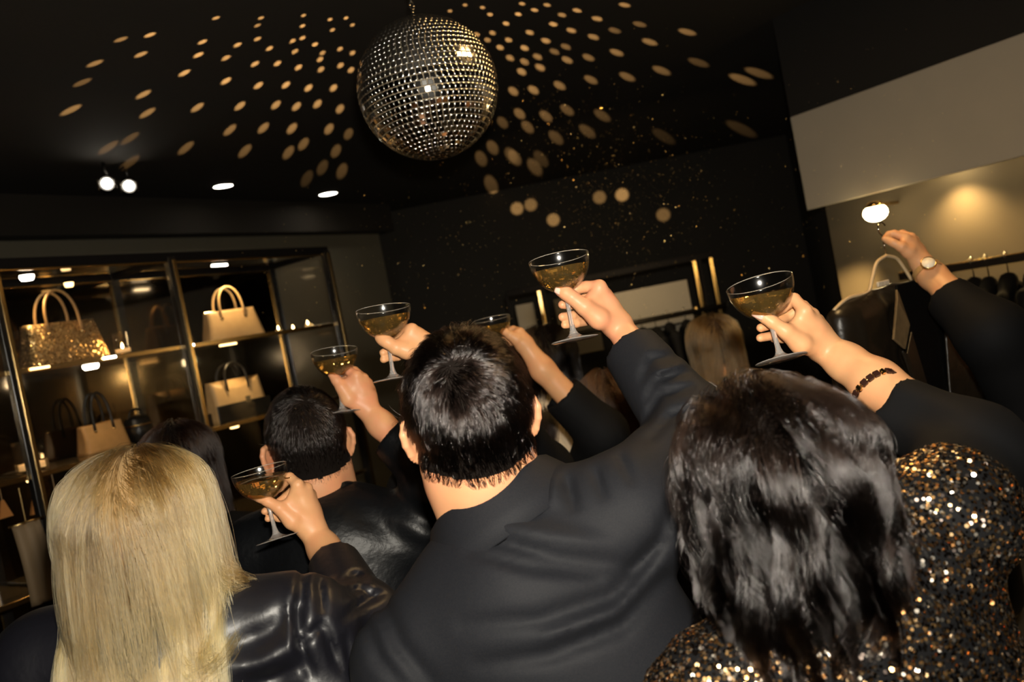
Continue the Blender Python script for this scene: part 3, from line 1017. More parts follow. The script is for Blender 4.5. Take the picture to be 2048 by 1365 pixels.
def garment(p, width, length, axis, depth, m, label, cat, group=None, rail_z=None, flare=1.25, hang_m=None):
    """a garment on a hanger: p = hook point on the rail, axis = shoulder direction"""
    axis = nrm(axis); side = np.cross(zc, axis)
    root = empty('hanging_garment', p, label, cat, group)
    pts = [p + zc * (0.012 + 0.012 * math.sin(t)) + axis * 0.012 * math.cos(t) for t in np.linspace(math.pi * 1.0, -0.6, 10)]
    pts = pts + [p - zc * 0.02, p - zc * 0.05]
    MB().tube(pts, 0.0025, 6).build('hanger_hook', m_steel, root, smooth=True)
    F = Field(p + np.array([-width * .85, -width * .85, -length - 0.1]), p + np.array([width * .85, width * .85, 0.0]), 0.011)
    zz = -0.075
    l, r = p - axis * width / 2 + zc * (zz - 0.05), p + axis * width / 2 + zc * (zz - 0.05)
    nk = p + zc * zz
    F.chain([l, nk, r], [0.022, 0.026, 0.022], 0.01, 0.01)
    for q in range(44):
        t = q / 43
        cpt = p + zc * (zz - 0.06 - length * 0.92 * t)
        ww = width / 2 * (0.92 + (flare - 0.92) * t)
        F.chain([cpt - axis * ww * 0.9, cpt + axis * ww * 0.9], [depth * 0.5, depth * 0.5], 0.01, 0.02)
    for q, e in ((-1, l), (1, r)):
        F.chain([e, e + axis * q * 0.05 - zc * 0.3, e + axis * q * 0.06 - zc * min(0.58, length)], [0.026, 0.03, 0.028], 0.01, 0.01)
    ph = random.random() * 6
    F.displace(lambda X, Y, Z: 0.006 * np.sin((X * axis[0] + Y * axis[1]) * 55 + ph + 2 * np.sin(Z * 5)))
    v, f = F.mesh()
    mesh_obj('cloth', v, f, m, root)
    return root


for i, (px, lab) in enumerate(((1285, 'dark garment leftmost on the rail at the back'), (1312, 'dark garment second on the rail at the back'),
                               (1338, 'dark garment third on the rail at the back'), (1372, 'dark garment rightmost on the rail at the back'))):
    p = at(px, 660 - (px - 1285) * 0.19, YB - 0.15); p[2] = pr[2] + 0.01
    garment(p, 0.28, 0.75, np.array([0, 1.0, 0]), 0.03, m_dark_cloth, lab, 'clothes', 'dark clothes on the back rail')

# ------------------------------------------------------------------ right wall: bulkhead board, spot lamp, clothes rail
OFFB = 0.17
c0 = hit(1580, 235, Pc + n_R * OFFB, n_R); c1 = hit(1614, 421, Pc + n_R * OFFB, n_R)
zb, ztp = c1[2], c0[2]
sb = c0 + (c1 - c0) / 2
mb = MB().box(np.array([sb[0], sb[1], (zb + ztp) / 2]) + e_R * 1.5 - n_R * 0.01, e_R * 1.5, n_R * 0.01, zc * (ztp - zb) / 2, 0.003)
bh = mb.build('wall_bulkhead', m_board)
tag(bh, kind='structure')
mb = MB().box(np.array([sb[0], sb[1], (ztp + CEIL) / 2]) + e_R * 1.5 - n_R * OFFB / 2, e_R * 1.5, n_R * (OFFB / 2 - 0.003), zc * (CEIL - ztp) / 2)
tag(mb.build('wall_upper', mat('matt_black', (0.006, 0.005, 0.004), 0.9)), kind='structure')


def wall_spot(px, py, off, watt, label, z_fix=None, size=1.5, nin=0.12, side=0.0):
    p = hit(px, py, Pc + n_R * off, n_R)
    if z_fix: p[2] = z_fix
    root = empty('wall_spotlight', p, label, 'spotlight')
    MB().tube([p - n_R * (off - 0.002) + zc * 0.02, p + zc * 0.02], 0.007, 8).build('bracket', m_brass, root, smooth=True)
    MB().lathe([(0.008, 0.036), (0.026, 0.032), (0.036, 0.004), (0.033, 0.004), (0.024, 0.026), (0.008, 0.03)], 22, p, nrm(zc + n_R * -0.05)).build('shade', m_brass, root, smooth=True)
    MB().ball(p - zc * 0.010, (0.046, 0.046, 0.034), 14, 9).build('bulb', mat('hot_bulb', (1, 1, 1), 0.5, emit=((1.0, 0.74, 0.36), 38.0)), root, smooth=True)
    add_light('wall_spot_lamp', 'SPOT', p - zc * 0.05, watt, (1.0, 0.64, 0.24), aim=p - zc * 1.0 - n_R * nin - e_R * side, spot_size=size, spot_blend=1.0, shadow_soft_size=0.02)
    return root


wall_spot(1750, 421, 0.19, 120, 'glowing brass wall spotlight under the grey board', size=0.85, nin=0.42, side=0.85)
wall_spot(1905, 372, 0.085, 34, 'wall spotlight tucked behind the lower edge of the grey board', zb + 0.06, size=2.0, nin=0.12)
wall_spot(2130, 330, 0.085, 26, 'wall spotlight behind the board beyond the right picture edge', zb + 0.06, size=2.0, nin=0.12)

r_off = 0.27
ra = hit(1800, 556, Pc + n_R * r_off, n_R); rb = hit(2048, 512, Pc + n_R * r_off, n_R)
zr = (ra[2] + rb[2]) / 2
ra[2] = rb[2] = zr
rb = rb + e_R * 0.5
rail = empty('clothes_rail', (ra + rb) / 2, 'dark clothes rail with brass top edge on the taupe right wall', 'clothes rail')
MB().box((ra + rb) / 2, (rb - ra) / 2, n_R * 0.010, zc * 0.013, 0.003).build('rail_bar', m_rail, rail)
MB().box((ra + rb) / 2 + zc * 0.0155, (rb - ra) / 2, n_R * 0.006, zc * 0.0022, 0.001).build('rail_trim', m_brass, rail)
for t in (0.06, 0.5, 0.95):
    q = ra + (rb - ra) * t
    MB().box(q - n_R * r_off / 2, e_R * 0.008, n_R * r_off / 2, zc * 0.008, 0.002).build('bracket', m_rail, rail)
for i, (px, w, lab) in enumerate(((1944, 0.15, 'dark garment first on the right wall rail'), (1974, 0.15, 'dark garment second on the right wall rail'),
                                  (2014, 0.17, 'dark garment third on the right wall rail'), (2066, 0.2, 'dark garment cut by the right picture edge on the rail'))):
    q = hit(px, 530, Pc + n_R * r_off, n_R); q[2] = zr + 0.004
    garment(q, w, 0.8, n_R, 0.03, m_garment, lab, 'clothes', 'dark clothes on the right wall rail')

# ------------------------------------------------------------------ people
def rotm(yaw, pitch, roll):
    a, b, c = map(math.radians, (yaw, pitch, roll))
    Rz = np.array([[math.cos(a), -math.sin(a), 0], [math.sin(a), math.cos(a), 0], [0, 0, 1]])
    Rx = np.array([[1, 0, 0], [0, math.cos(b), -math.sin(b)], [0, math.sin(b), math.cos(b)]])
    Ry = np.array([[math.cos(c), 0, math.sin(c)], [0, 1, 0], [-math.sin(c), 0, math.cos(c)]])
    return Rz @ Rx @ Ry


SKULL_C = np.array([0, -0.012, 0.050]); SKULL_R = np.array([0.076, 0.098, 0.092])


def head_mesh(O, H, neck_base, neck_r, h=0.0034, ears=True, size=1.0, ear_flare=38):
    """head + neck in the head's own frame; returned in world space"""
    nb = H.T @ (np.asarray(neck_base) - O) / size
    lo = np.minimum(np.array([-0.125, -0.15, -0.14]), nb - 0.10); hi = np.maximum(np.array([0.125, 0.15, 0.16]), nb + 0.10)
    F = Field(lo, hi, h)
    F.ell(SKULL_C, SKULL_R, k=0.01)
    F.ell((0, 0.040, -0.020), (0.061, 0.064, 0.098), k=0.03)
    F.ell((0, 0.050, -0.075), (0.047, 0.045, 0.036), k=0.02)
    F.chain([(0, 0.082, -0.108), (0, 0.084, -0.104)], 0.019, 0.01, 0.015)
    F.chain([(-0.060, 0.0, -0.06), (-0.03, 0.07, -0.10)], [0.016, 0.014], 0.01, 0.02)
    F.chain([(0.060, 0.0, -0.06), (0.03, 0.07, -0.10)], [0.016, 0.014], 0.01, 0.02)
    F.chain([(-0.036, 0.084, 0.036), (0, 0.092, 0.032), (0.036, 0.084, 0.036)], 0.013, 0.005, 0.008)
    for s in (-1, 1):
        F.ell((s * 0.033, 0.106, 0.014), (0.016, 0.013, 0.010), k=0.006, sub=True)
        F.ell((s * 0.033, 0.088, 0.014), (0.0125, 0.0125, 0.0125), k=0.002)
        F.chain([(s * 0.042, 0.080, -0.016), (s * 0.046, 0.070, -0.02)], 0.018, 0.005, 0.012)
    F.chain([(0, 0.098, 0.022), (0, 0.114, -0.012), (0, 0.119, -0.022)], [0.007, 0.010, 0.012], 0.004, 0.006)
    for s in (-1, 1): F.chain([(s * 0.011, 0.108, -0.026), (s * 0.012, 0.104, -0.026)], 0.0075, 0.003, 0.004)
    F.chain([(-0.020, 0.094, -0.058), (0, 0.102, -0.055), (0.020, 0.094, -0.058)], 0.006, 0.002, 0.004)
    F.chain([(-0.017, 0.094, -0.068), (0, 0.101, -0.069), (0.017, 0.094, -0.068)], 0.0065, 0.002, 0.004)
    F.chain([(0, -0.030, -0.01), (0, -0.034, -0.06), nb], [neck_r * 1.02, neck_r * 0.98, neck_r * 1.08], 0.02, 0.028)
    for s in (-1, 1):
        F.chain([(s * 0.052, -0.030, -0.030), nb + np.array([s * 0.045, 0.0, 0.02])], [0.026, 0.03], 0.01, 0.025)
    if ears:
        fl = math.radians(ear_flare)
        for s in (-1, 1):
            bd = np.array([s * math.sin(fl), -math.cos(fl), 0])
            bu = nrm(np.array([s * 0.10, -0.12, 1.0])); bn = nrm(np.cross(bd, bu))
            at0 = np.array([s * 0.0735, 0.004, 0.0])
            E = lambda b, u, n=0.0: at0 + bd * b + bu * u + bn * n
            F.ell(E(0.013, 0.006), (0.017, 0.031, 0.0042), np.array([bd, bu, bn]).T, k=0.006)
            F.chain([E(0.000, 0.010), E(-0.001, 0.026), E(0.008, 0.036), E(0.019, 0.034), E(0.028, 0.022), E(0.029, 0.006), E(0.024, -0.010), E(0.014, -0.022)],
                    [0.004, 0.0045, 0.0052, 0.0055, 0.0055, 0.005, 0.0046, 0.0045], 0.002, 0.003)
            F.chain([E(0.005, -0.028), E(0.011, -0.024)], [0.0072, 0.007], 0.002, 0.005)
            F.chain([E(0.006, -0.016), E(0.0, -0.018)], 0.008, 0.003, 0.006)
    v, f = F.mesh()
    return v, f


def world_of(v, O, H, size=1.0):
    return O + (v * size) @ H.T


def eyes(O, H, size, root):
    for s in (-1, 1):
        c = np.array([s * 0.033, 0.0885, 0.014])
        mb = MB().ball(c, 0.0122, 12, 8)
        mesh_obj('eye', world_of(np.array(mb.v), O, H, size), mb.f, m_eye, root)


def hairline(kind):
    """lowest local z at which hair grows, by angle from the back of the head (0) to the face (pi)"""
    if kind == 'short':
        return ([0, 0.5, 1.0, 1.35, 1.6, 1.95, 2.3, 2.7, math.pi], [-0.042, -0.039, -0.032, -0.008, 0.042, 0.020, 0.085, 0.112, 0.118])
    return ([0, 0.5, 1.0, 1.4, 1.7, 2.0, 2.3, 2.7, math.pi], [-0.045, -0.040, -0.030, 0.000, 0.035, 0.040, 0.085, 0.115, 0.122])


def in_hair(p, kind, inset=0.0):
    az = np.abs(np.arctan2(p[:, 0], -p[:, 1]))
    xs, ys = hairline(kind)
    ok = p[:, 2] > np.interp(az, xs, ys) + inset
    ok &= (np.abs(p[:, 0]) < 0.0775) | (p[:, 2] > 0.04)
    return ok


def scalp(hv, hf, kind, inset=0.0):
    """faces of the head (local) that carry hair"""
    c = hv[hf].mean(1)
    return hf[in_hair(c, kind, inset)]


def scatter(hv, faces, n):
    q = hv[faces]
    a = 0.5 * np.linalg.norm(np.cross(q[:, 2] - q[:, 0], q[:, 3] - q[:, 1]), axis=1)
    i = RNG.choice(len(faces), n, p=a / a.sum())
    u, v = RNG.random((n, 1)), RNG.random((n, 1))
    q = q[i]
    p = (q[:, 0] * (1 - u) + q[:, 1] * u) * (1 - v) + (q[:, 3] * (1 - u) + q[:, 2] * u) * v
    nr = np.cross(q[:, 2] - q[:, 0], q[:, 3] - q[:, 1])
    nr /= np.linalg.norm(nr, axis=1, keepdims=True) + 1e-12
    return p, nr


def curves_obj(name, P, radius, material, parent, tip=0.35, shade=None):
    """P: strands x points x 3 in world space"""
    n, m, _ = P.shape
    hc = bpy.data.hair_curves.new(name)
    hc.add_curves([m] * n)
    P = P - world_loc(parent)
    hc.position_data.foreach_set('vector', P.astype(np.float32).ravel())
    t = np.linspace(0, 1, m)
    rad = (radius * (1 - (1 - tip) * t ** 2))[None, :] * RNG.uniform(0.7, 1.2, (n, 1))
    at_ = hc.attributes.get('radius') or hc.attributes.new('radius', 'FLOAT', 'POINT')
    at_.data.foreach_set('value', rad.astype(np.float32).ravel())
    sh_ = hc.attributes.new('lock_shade', 'FLOAT', 'CURVE')
    sh_.data.foreach_set('value', (np.ones(n) if shade is None else shade).astype(np.float32))
    hc.materials.append(material)
    o = bpy.data.objects.new(name, hc)
    COL.objects.link(o)
    o.parent = parent
    return o


def clump_paths(P, roots, ncl, strength, power=1.2, side=None):
    n = len(P)
    ci = RNG.choice(n, min(ncl, n), replace=False)
    if side is not None:
        roots = np.concatenate([roots, side[:, None] * 0.08], 1)
    cr = roots[ci]
    own = np.empty(n, int)
    for a in range(0, n, 2000):
        d = ((roots[a:a + 2000, None, :] - cr[None]) ** 2).sum(2)
        own[a:a + 2000] = d.argmin(1)
    m = P.shape[1]
    C = P[ci]
    t = np.linspace(0, 1, m)[None, :, None] ** power
    w = strength * t * RNG.uniform(0.55, 1.0, (n, 1, 1))
    return P * (1 - w) + C[own] * w, own


def short_hair(O, H, size, hv, hf, whorl, n, L_top, L_nape, radius, material, root, lift=0.010, ncl=700, pts=8, clump=0.6, name='hair'):
    fs = scalp(hv, hf, 'short')
    p, nr = scatter(hv, fs, n)
    xs_, ys_ = hairline('short')
    marg = p[:, 2] - np.interp(np.abs(np.arctan2(p[:, 0], -p[:, 1])), xs_, ys_)
    keep = RNG.random(n) < np.clip(0.12 + marg / 0.020, 0, 1)
    p, nr, marg = p[keep], nr[keep], marg[keep]
    n = len(p)
    W = np.asarray(whorl)
    hfac = np.clip((p[:, 2] + 0.06) / 0.12, 0, 1)
    L = (L_nape + (L_top - L_nape) * hfac ** 1.2) * RNG.uniform(0.7, 1.15, n) * np.clip(0.45 + marg / 0.03, 0, 1)
    d = p - W
    dist = np.linalg.norm(d, axis=1, keepdims=True)
    d = d / (dist + 1e-6)
    sw = np.cross(nr, d)
    flow = d + 0.7 * np.exp(-dist / 0.05) * sw
    g = np.array([0, -0.05, -1.0])
    gw = np.clip((dist - 0.02) / 0.10, 0, 1) * 0.9
    back = (p[:, 1:2] < 0.03)
    flow = flow + gw * g * back + RNG.normal(0, 0.26, (n, 3))
    flow -= nr * (flow * nr).sum(1, keepdims=True)
    flow /= np.linalg.norm(flow, axis=1, keepdims=True) + 1e-9
    P = np.empty((n, pts, 3)); P[:, 0] = p - nr * 0.001
    rise = (0.45 + 0.25 * RNG.random((n, 1))) * (0.35 + 0.65 * hfac[:, None])
    cur = p.copy(); dd = flow + nr * rise
    for k in range(1, pts):
        t = k / (pts - 1)
        dd = dd / np.linalg.norm(dd, axis=1, keepdims=True)
        cur = cur + dd * (L / (pts - 1))[:, None]
        # bend with the skull
        q = (cur - SKULL_C) / SKULL_R
        k0 = np.linalg.norm(q, axis=1, keepdims=True)
        nn = (cur - SKULL_C) / SKULL_R ** 2
        nn /= np.linalg.norm(nn, axis=1, keepdims=True)
        hgt = (k0 - 1) * 0.088
        on = (p[:, 2:3] > -0.02)
        excess = np.clip(hgt - lift * (0.35 + 0.65 * hfac[:, None]) * 1.2, 0, None)
        dd = dd - nn * (0.10 + 8.0 * excess) * on - nn * 0.05 * (~on)
        dd = dd + RNG.normal(0, 0.05, (n, 3)) + 0.06 * g
        low = (k0 < 1.015) & on
        cur = np.where(low, SKULL_C + (cur - SKULL_C) / k0 * 1.015, cur)
        P[:, k] = cur
    P, _ = clump_paths(P, p, ncl, clump)
    Pw = world_of(P.reshape(-1, 3), O, H, size).reshape(n, pts, 3)
    return curves_obj(name, Pw, radius, material, root)


def long_hair(O, H, size, hv, hf, n, Lr, radius, material, root, part=0.0, layer=(0.003, 0.020), pts=22, ncl=260, clump=0.75, wave=(0.004, 2.0),
              colliders=(), grav=(0, 0, -1.0), stiff=0.30, target=None, name='hair', ends=0.15, side=0.9, cling=-0.035, fray=0.0006, vary=0.45, lean=0.0, power=1.2):
    """strands leave the scalp, lie over the skull and hang"""
    fs = scalp(hv, hf, 'long')
    p, nr = scatter(hv, fs, n)
    g = np.asarray(grav, float)
    hgt = np.clip((p[:, 2] - 0.02) / 0.12, 0, 1)
    sgn = np.tanh((p[:, 0] - part) / 0.012)
    d = np.stack([sgn * side * (0.4 + hgt), np.where(p[:, 1] > -0.02, -0.55, -0.1), -0.55 * np.ones(n)], 1)
    d -= nr * (d * nr).sum(1, keepdims=True)
    d /= np.linalg.norm(d, axis=1, keepdims=True)
    L = Lr[0] + (Lr[1] - Lr[0]) * RNG.random(n)
    L = L - lean * np.clip((p[:, 0] + 0.03) / 0.10, 0, 1)
    lowroot = np.clip(0.08 - p[:, 2], 0, 0.13)
    L = L - lowroot * 0.9
    cell = np.floor(p[:, 0] / 0.011 + 0.4 * np.sin(p[:, 1] * 90)).astype(int) % 97
    lay = layer[0] + (layer[1] - layer[0]) * np.clip(0.55 * RNG.random(97)[cell] + 0.45 * RNG.random(n), 0, 1) * (0.35 + 0.65 * hgt)
    cur = world_of(p, O, H, size); dd = d @ H.T
    nw = nr @ H.T
    dd = dd + nw * 0.05
    P = np.empty((n, pts, 3)); P[:, 0] = cur - nw * 0.001
    A = H
    for k in range(1, pts):
        step = (L / (pts - 1))[:, None]
        dd = dd + g * stiff
        dd = dd / np.linalg.norm(dd, axis=1, keepdims=True)
        prev = cur
        cur = cur + dd * step
        loc = (cur - O) @ A / size - SKULL_C
        ramp = min(1.0, k / 4.0)
        rr = SKULL_R[None, :] + (lay * ramp)[:, None] + 0.003
        k0 = np.linalg.norm(loc / rr, axis=1, keepdims=True)
        snap = (k0 < 1) | (loc[:, 2:3] > cling)
        loc2 = np.where(snap, loc / np.maximum(k0, 1e-6), loc)
        cur = O + ((loc2 + SKULL_C) * size) @ A.T
        for (c, r, B) in colliders:
            l = (cur - c) @ B
            rr = r[None, :] + (lay * 0.7)[:, None]
            k1 = np.linalg.norm(l / rr, axis=1, keepdims=True)
            q2 = (l[:, 0] / rr[:, 0]) ** 2 + (l[:, 2] / rr[:, 2]) ** 2
            yy = np.where(l[:, 1] > 0.3 * rr[:, 1], 1.0, -1.0) * rr[:, 1] * np.sqrt(np.clip(1 - q2, 0, 1))
            l = np.where(k1 < 1, np.stack([l[:, 0], yy, l[:, 2]], 1), l)
            cur = c + l @ B.T
        dd = (cur - prev) / np.maximum(step, 1e-6)
        P[:, k] = cur
    if target is not None:
        for sel_fn, tgt, spread, bulge in target:
            sel = sel_fn(p)
            ids = np.where(sel)[0]
            if not len(ids): continue
            t = np.linspace(0, 1, pts)[None, :, None]
            T = np.asarray(tgt)[None] + RNG.normal(0, 1, (len(ids), 3)) * np.asarray(spread)
            a0 = P[ids, 0][:, None]
            k6 = min(pts - 2, 7)
            a1 = P[ids, k6][:, None]
            mid = (a1 + T[:, None]) / 2 + np.asarray(bulge)[None, None]
            dirv = (P[ids, k6] - P[ids, k6 - 2])[:, None] * 3.0
            u = np.clip((np.arange(pts)[None, :, None] - k6) / (pts - 1 - k6), 0, 1)
            B0, B1, B2, B3 = (1 - u) ** 3, 3 * u * (1 - u) ** 2, 3 * u * u * (1 - u), u ** 3
            bez = B0 * a1 + B1 * (a1 + dirv) + B2 * mid + B3 * T[:, None]
            P[ids] = np.where(np.arange(pts)[None, :, None] <= k6, P[ids], bez)
    P, own = clump_paths(P, p, ncl, clump, power, sgn)
    t = np.linspace(0, 1, pts)[None, :]
    ph = RNG.random(n // 1)[own % n] * 6.28
    ph2 = RNG.random(n)[own % n] * 6.28
    amp = wave[0] * np.clip(t * 2.2, 0, 1) * (0.5 + RNG.random(n)[own % n][:, None])
    P += (amp * np.sin(wave[1] * 6.28 * t + ph[:, None]))[:, :, None] * r0[None, None]
    P += (amp * 0.7 * np.cos(wave[1] * 6.28 * t + ph2[:, None]))[:, :, None] * np.array([0, 1.0, 0.25])[None, None]
    P += np.cumsum(RNG.normal(0, fray, P.shape), axis=1)
    lock = RNG.uniform(1 - vary, 1 + vary * 0.4, n)[own % n]
    return curves_obj(name, P, radius, material, root, shade=lock)


def cap_mesh(O, H, size, hv, hf, kind, m, root):
    fs = scalp(hv, hf, kind, 0.013 if kind == 'short' else 0.004)
    used, inv = np.unique(fs, return_inverse=True)
    v = hv[used]
    out = v + (v - SKULL_C) / np.linalg.norm(v - SKULL_C, axis=1, keepdims=True) * 0.0016
    return mesh_obj('scalp', world_of(out, O, H, size), inv.reshape(fs.shape), m, root)


# ------------------------------------------------------------------ hands
def hand_world(org, zoom, d0):
    def f(x, y, dz):
        return U(org[0] + x / zoom, org[1] + y / zoom, d0 + dz / 1000.0)
    return f


def arm_skin(hs, elbow, h=0.0019):
    """hand and forearm as one skin. hs: org, zoom, d, wrist, fingers [(chain of (x,y,dz,r mm))...], thumb, web; first point of each finger is its knuckle"""
    W = hand_world(hs['org'], hs['zoom'], hs['d'])
    P3 = lambda q: W(q[0], q[1], q[2])
    wr = P3(hs['wrist']); rw = hs['wrist'][3] / 1000.0
    fa = [P3(q) for q in hs.get('forearm', [])]
    fr = [q[3] / 1000.0 for q in hs.get('forearm', [])]
    end = np.asarray(elbow)
    allp = [wr, end] + fa + [P3(q) for fg in hs['fingers'] for q in fg] + [P3(q) for q in hs['thumb']]
    A = np.array(allp)
    F = Field(A.min(0) - 0.05, A.max(0) + 0.05, h)
    # forearm
    pts = [wr] + fa + [end]
    rs = [rw] + fr + [hs.get('elbow_r', 40) / 1000.0]
    F.chain(pts, rs, 0.02, 0.01)
    # the wrist is broader than thick
    if 'wrist2' in hs:
        a, b = hs['wrist2']
        F.chain([P3(a), P3(b)], [a[3] / 1000., b[3] / 1000.], 0.01, 0.02)
    # palm
    for fg in hs['fingers']:
        k = P3(fg[0])
        F.chain([wr + (k - wr) * 0.12, wr + (k - wr) * 0.55, k], [0.0165, 0.0125, fg[0][3] / 1000.0 + 0.0006], 0.01, 0.012)
    th = hs['thumb']
    F.chain([wr, P3(th[0])], [0.017, th[0][3] / 1000.0], 0.01, 0.014)
    for wb in hs.get('web', []):
        F.chain([P3(q) for q in wb], [q[3] / 1000.0 for q in wb], 0.004, 0.009)
    # digits
    F.chain([P3(q) for q in th], [q[3] / 1000.0 for q in th], 0.004, 0.005)
    for fg in hs['fingers']:
        F.chain([P3(q) for q in fg], [q[3] / 1000.0 for q in fg], 0.002, 0.0035)
    return F.mesh()


def nail(p, n, along, w, l, m, root, name='fingernail'):
    n = nrm(n); a = nrm(along - n * np.dot(along, n)); b = np.cross(n, a)
    vs, fs = [], []
    for i in range(7):
        t = -1 + 2 * i / 6
        ww = w * (1 - 0.18 * max(0, t) ** 2 - 0.1 * max(0, -t) ** 3)
        for j in range(7):
            s = -1 + 2 * j / 6
            ed = max(abs(s), abs(t) ** 3)
            vs.append(p + a * l * t * (1 - 0.10 * s * s * (1 if t > 0 else 0.5)) + b * ww * s - n * (0.32 * w * s * s + 0.0006 * ed))
    for i in range(6):
        for j in range(6):
            fs.append((i * 7 + j, i * 7 + j + 1, i * 7 + j + 8, i * 7 + j + 7))
    o = mesh_obj(name, vs, fs, m, root)
    md = o.modifiers.new('thick', 'SOLIDIFY'); md.thickness = 0.0007; md.offset = -1
    return o


HANDS = {}
HANDS['man'] = dict(org=(1040, 480), zoom=5.69, d=1.25, wrist=(1120, 985, 22, 20.5), elbow_r=46,
    fingers=[[(905, 530, 4, 9.8), (755, 535, 14, 9.2), (625, 560, 20, 9.0), (535, 590, 15, 8.0), (470, 610, 10, 7.0)],
             [(965, 620, 20, 10.0), (840, 640, 36, 9.2), (700, 690, 40, 8.6), (570, 735, 20, 8.0), (482, 738, 12, 6.8)],
             [(1000, 735, 36, 9.6), (860, 790, 52, 8.8), (740, 830, 50, 8.2), (590, 868, 24, 7.8), (482, 878, 13, 6.8)],
             [(1015, 850, 46, 9.0), (900, 890, 56, 8.0), (800, 920, 54, 7.6), (640, 950, 28, 7.2), (510, 968, 15, 6.2)]],
    thumb=[(900, 900, -6, 16), (735, 765, -14, 13), (585, 650, -15, 10.8), (520, 605, -13, 10.6), (462, 578, -11, 9.2)],
    web=[[(760, 740, -6, 12), (850, 640, 2, 11), (900, 570, 4, 10)], [(830, 830, 0, 15), (930, 720, 12, 14)]])
HANDS['bob'] = dict(org=(1440, 530), zoom=5.933, d=1.15, wrist=(1235, 990, 22, 21), elbow_r=40,
    forearm=[(1500, 1160, 0, 25), (1850, 1400, -40, 31)],
    fingers=[[(1005, 545, -6, 9.4), (880, 405, 8, 8.6), (745, 515, 22, 7.4), (640, 580, 14, 6.4)],
             [(1090, 595, 12, 9.6), (985, 490, 40, 8.6), (790, 625, 42, 7.4), (640, 700, 22, 7.0), (482, 748, 12, 6.2)],
             [(1150, 660, 28, 9.2), (1010, 640, 62, 8.2), (800, 780, 44, 7.4), (640, 840, 24, 6.8), (478, 868, 12, 6.0)],
             [(1160, 770, 38, 8.6), (1010, 790, 62, 7.4), (860, 850, 48, 6.8), (740, 880, 34, 6.4), (640, 880, 26, 5.6)]],
    thumb=[(960, 940, -8, 14.5), (780, 790, -15, 10.8), (620, 680, -15, 9.0), (540, 625, -13, 8.6), (462, 592, -11, 7.2)],
    web=[[(800, 800, -10, 11), (900, 720, -4, 9), (980, 600, -4, 9)], [(900, 860, -2, 14), (1000, 740, 2, 13)]])
HANDS['blonde'] = dict(org=(450, 900), zoom=5.69, d=1.38, wrist=(1010, 940, 16, 21.5), elbow_r=36,
    forearm=[(1130, 1130, 0, 25)],
    fingers=[[(830, 400, -6, 9.4), (735, 315, 8, 8.6), (630, 425, 22, 7.6), (540, 490, 14, 6.6)],
             [(930, 440, 10, 9.4), (850, 400, 38, 8.4), (690, 540, 42, 7.6), (570, 630, 24, 7.0), (452, 702, 12, 6.2)],
             [(975, 510, 26, 9.0), (860, 540, 58, 8.2), (700, 680, 42, 7.4), (590, 750, 24, 6.8), (490, 785, 12, 6.0)],
             [(985, 610, 36, 8.4), (880, 680, 56, 7.4), (760, 760, 44, 6.8), (660, 790, 30, 6.2), (600, 790, 24, 5.4)]],
    thumb=[(770, 810, -8, 14.5), (615, 660, -15, 10.6), (480, 585, -15, 8.6), (400, 545, -13, 8.2), (322, 522, -11, 6.8)],
    web=[[(640, 670, -10, 10.5), (740, 600, -4, 9), (800, 470, -4, 9)], [(740, 750, -2, 14), (850, 600, 2, 13)]])
HANDS['leather'] = dict(org=(610, 670), zoom=5.936, d=1.65, wrist=(745, 890, 6, 22), elbow_r=42,
    forearm=[(900, 1060, 0, 25)],
    fingers=[[(610, 485, -10, 10.5), (500, 420, 2, 9.6), (430, 450, 16, 8.6), (370, 480, 10, 7.6)],
             [(690, 520, 4, 10.5), (590, 430, 26, 9.4), (470, 470, 30, 8.6), (390, 520, 14, 7.6)],
             [(745, 580, 16, 10.0), (680, 520, 44, 9.0), (540, 560, 44, 8.4), (440, 600, 22, 7.4)],
             [(780, 660, 24, 9.2), (720, 620, 50, 8.2), (600, 650, 48, 7.6), (520, 680, 34, 6.6)]],
    thumb=[(520, 760, -12, 16), (435, 620, -16, 12.5), (375, 540, -15, 10.6), (325, 475, -12, 9)],
    web=[[(450, 640, -12, 12), (520, 570, -8, 11), (590, 510, -8, 10)], [(520, 700, -8, 16), (610, 590, -4, 15)]])
HANDS['hidden'] = dict(org=(690, 580), zoom=6.825, d=1.42, wrist=(1130, 800, 16, 21), elbow_r=42,
    fingers=[[(915, 540, 2, 10.2), (790, 555, 14, 9.4), (690, 600, 20, 9.0), (600, 660, 15, 8.0), (530, 690, 10, 7.0)],
             [(985, 600, 16, 10.2), (860, 650, 36, 9.2), (720, 740, 38, 8.6), (600, 820, 20, 7.8), (520, 858, 12, 6.8)],
             [(1030, 680, 30, 9.8), (900, 750, 50, 8.8), (770, 840, 48, 8.2), (640, 900, 24, 7.6), (528, 950, 13, 6.8)],
             [(1050, 760, 40, 9.0), (940, 820, 54, 8.0), (830, 880, 52, 7.4), (720, 920, 34, 6.8), (640, 940, 24, 6.0)]],
    thumb=[(850, 830, -8, 15), (700, 790, -15, 12.5), (570, 710, -15, 11), (515, 680, -13, 10.4), (478, 655, -11, 9.2)],
    web=[[(740, 770, -8, 12), (830, 680, -2, 11), (900, 590, 0, 10)], [(820, 800, 0, 15), (940, 700, 8, 14)]])
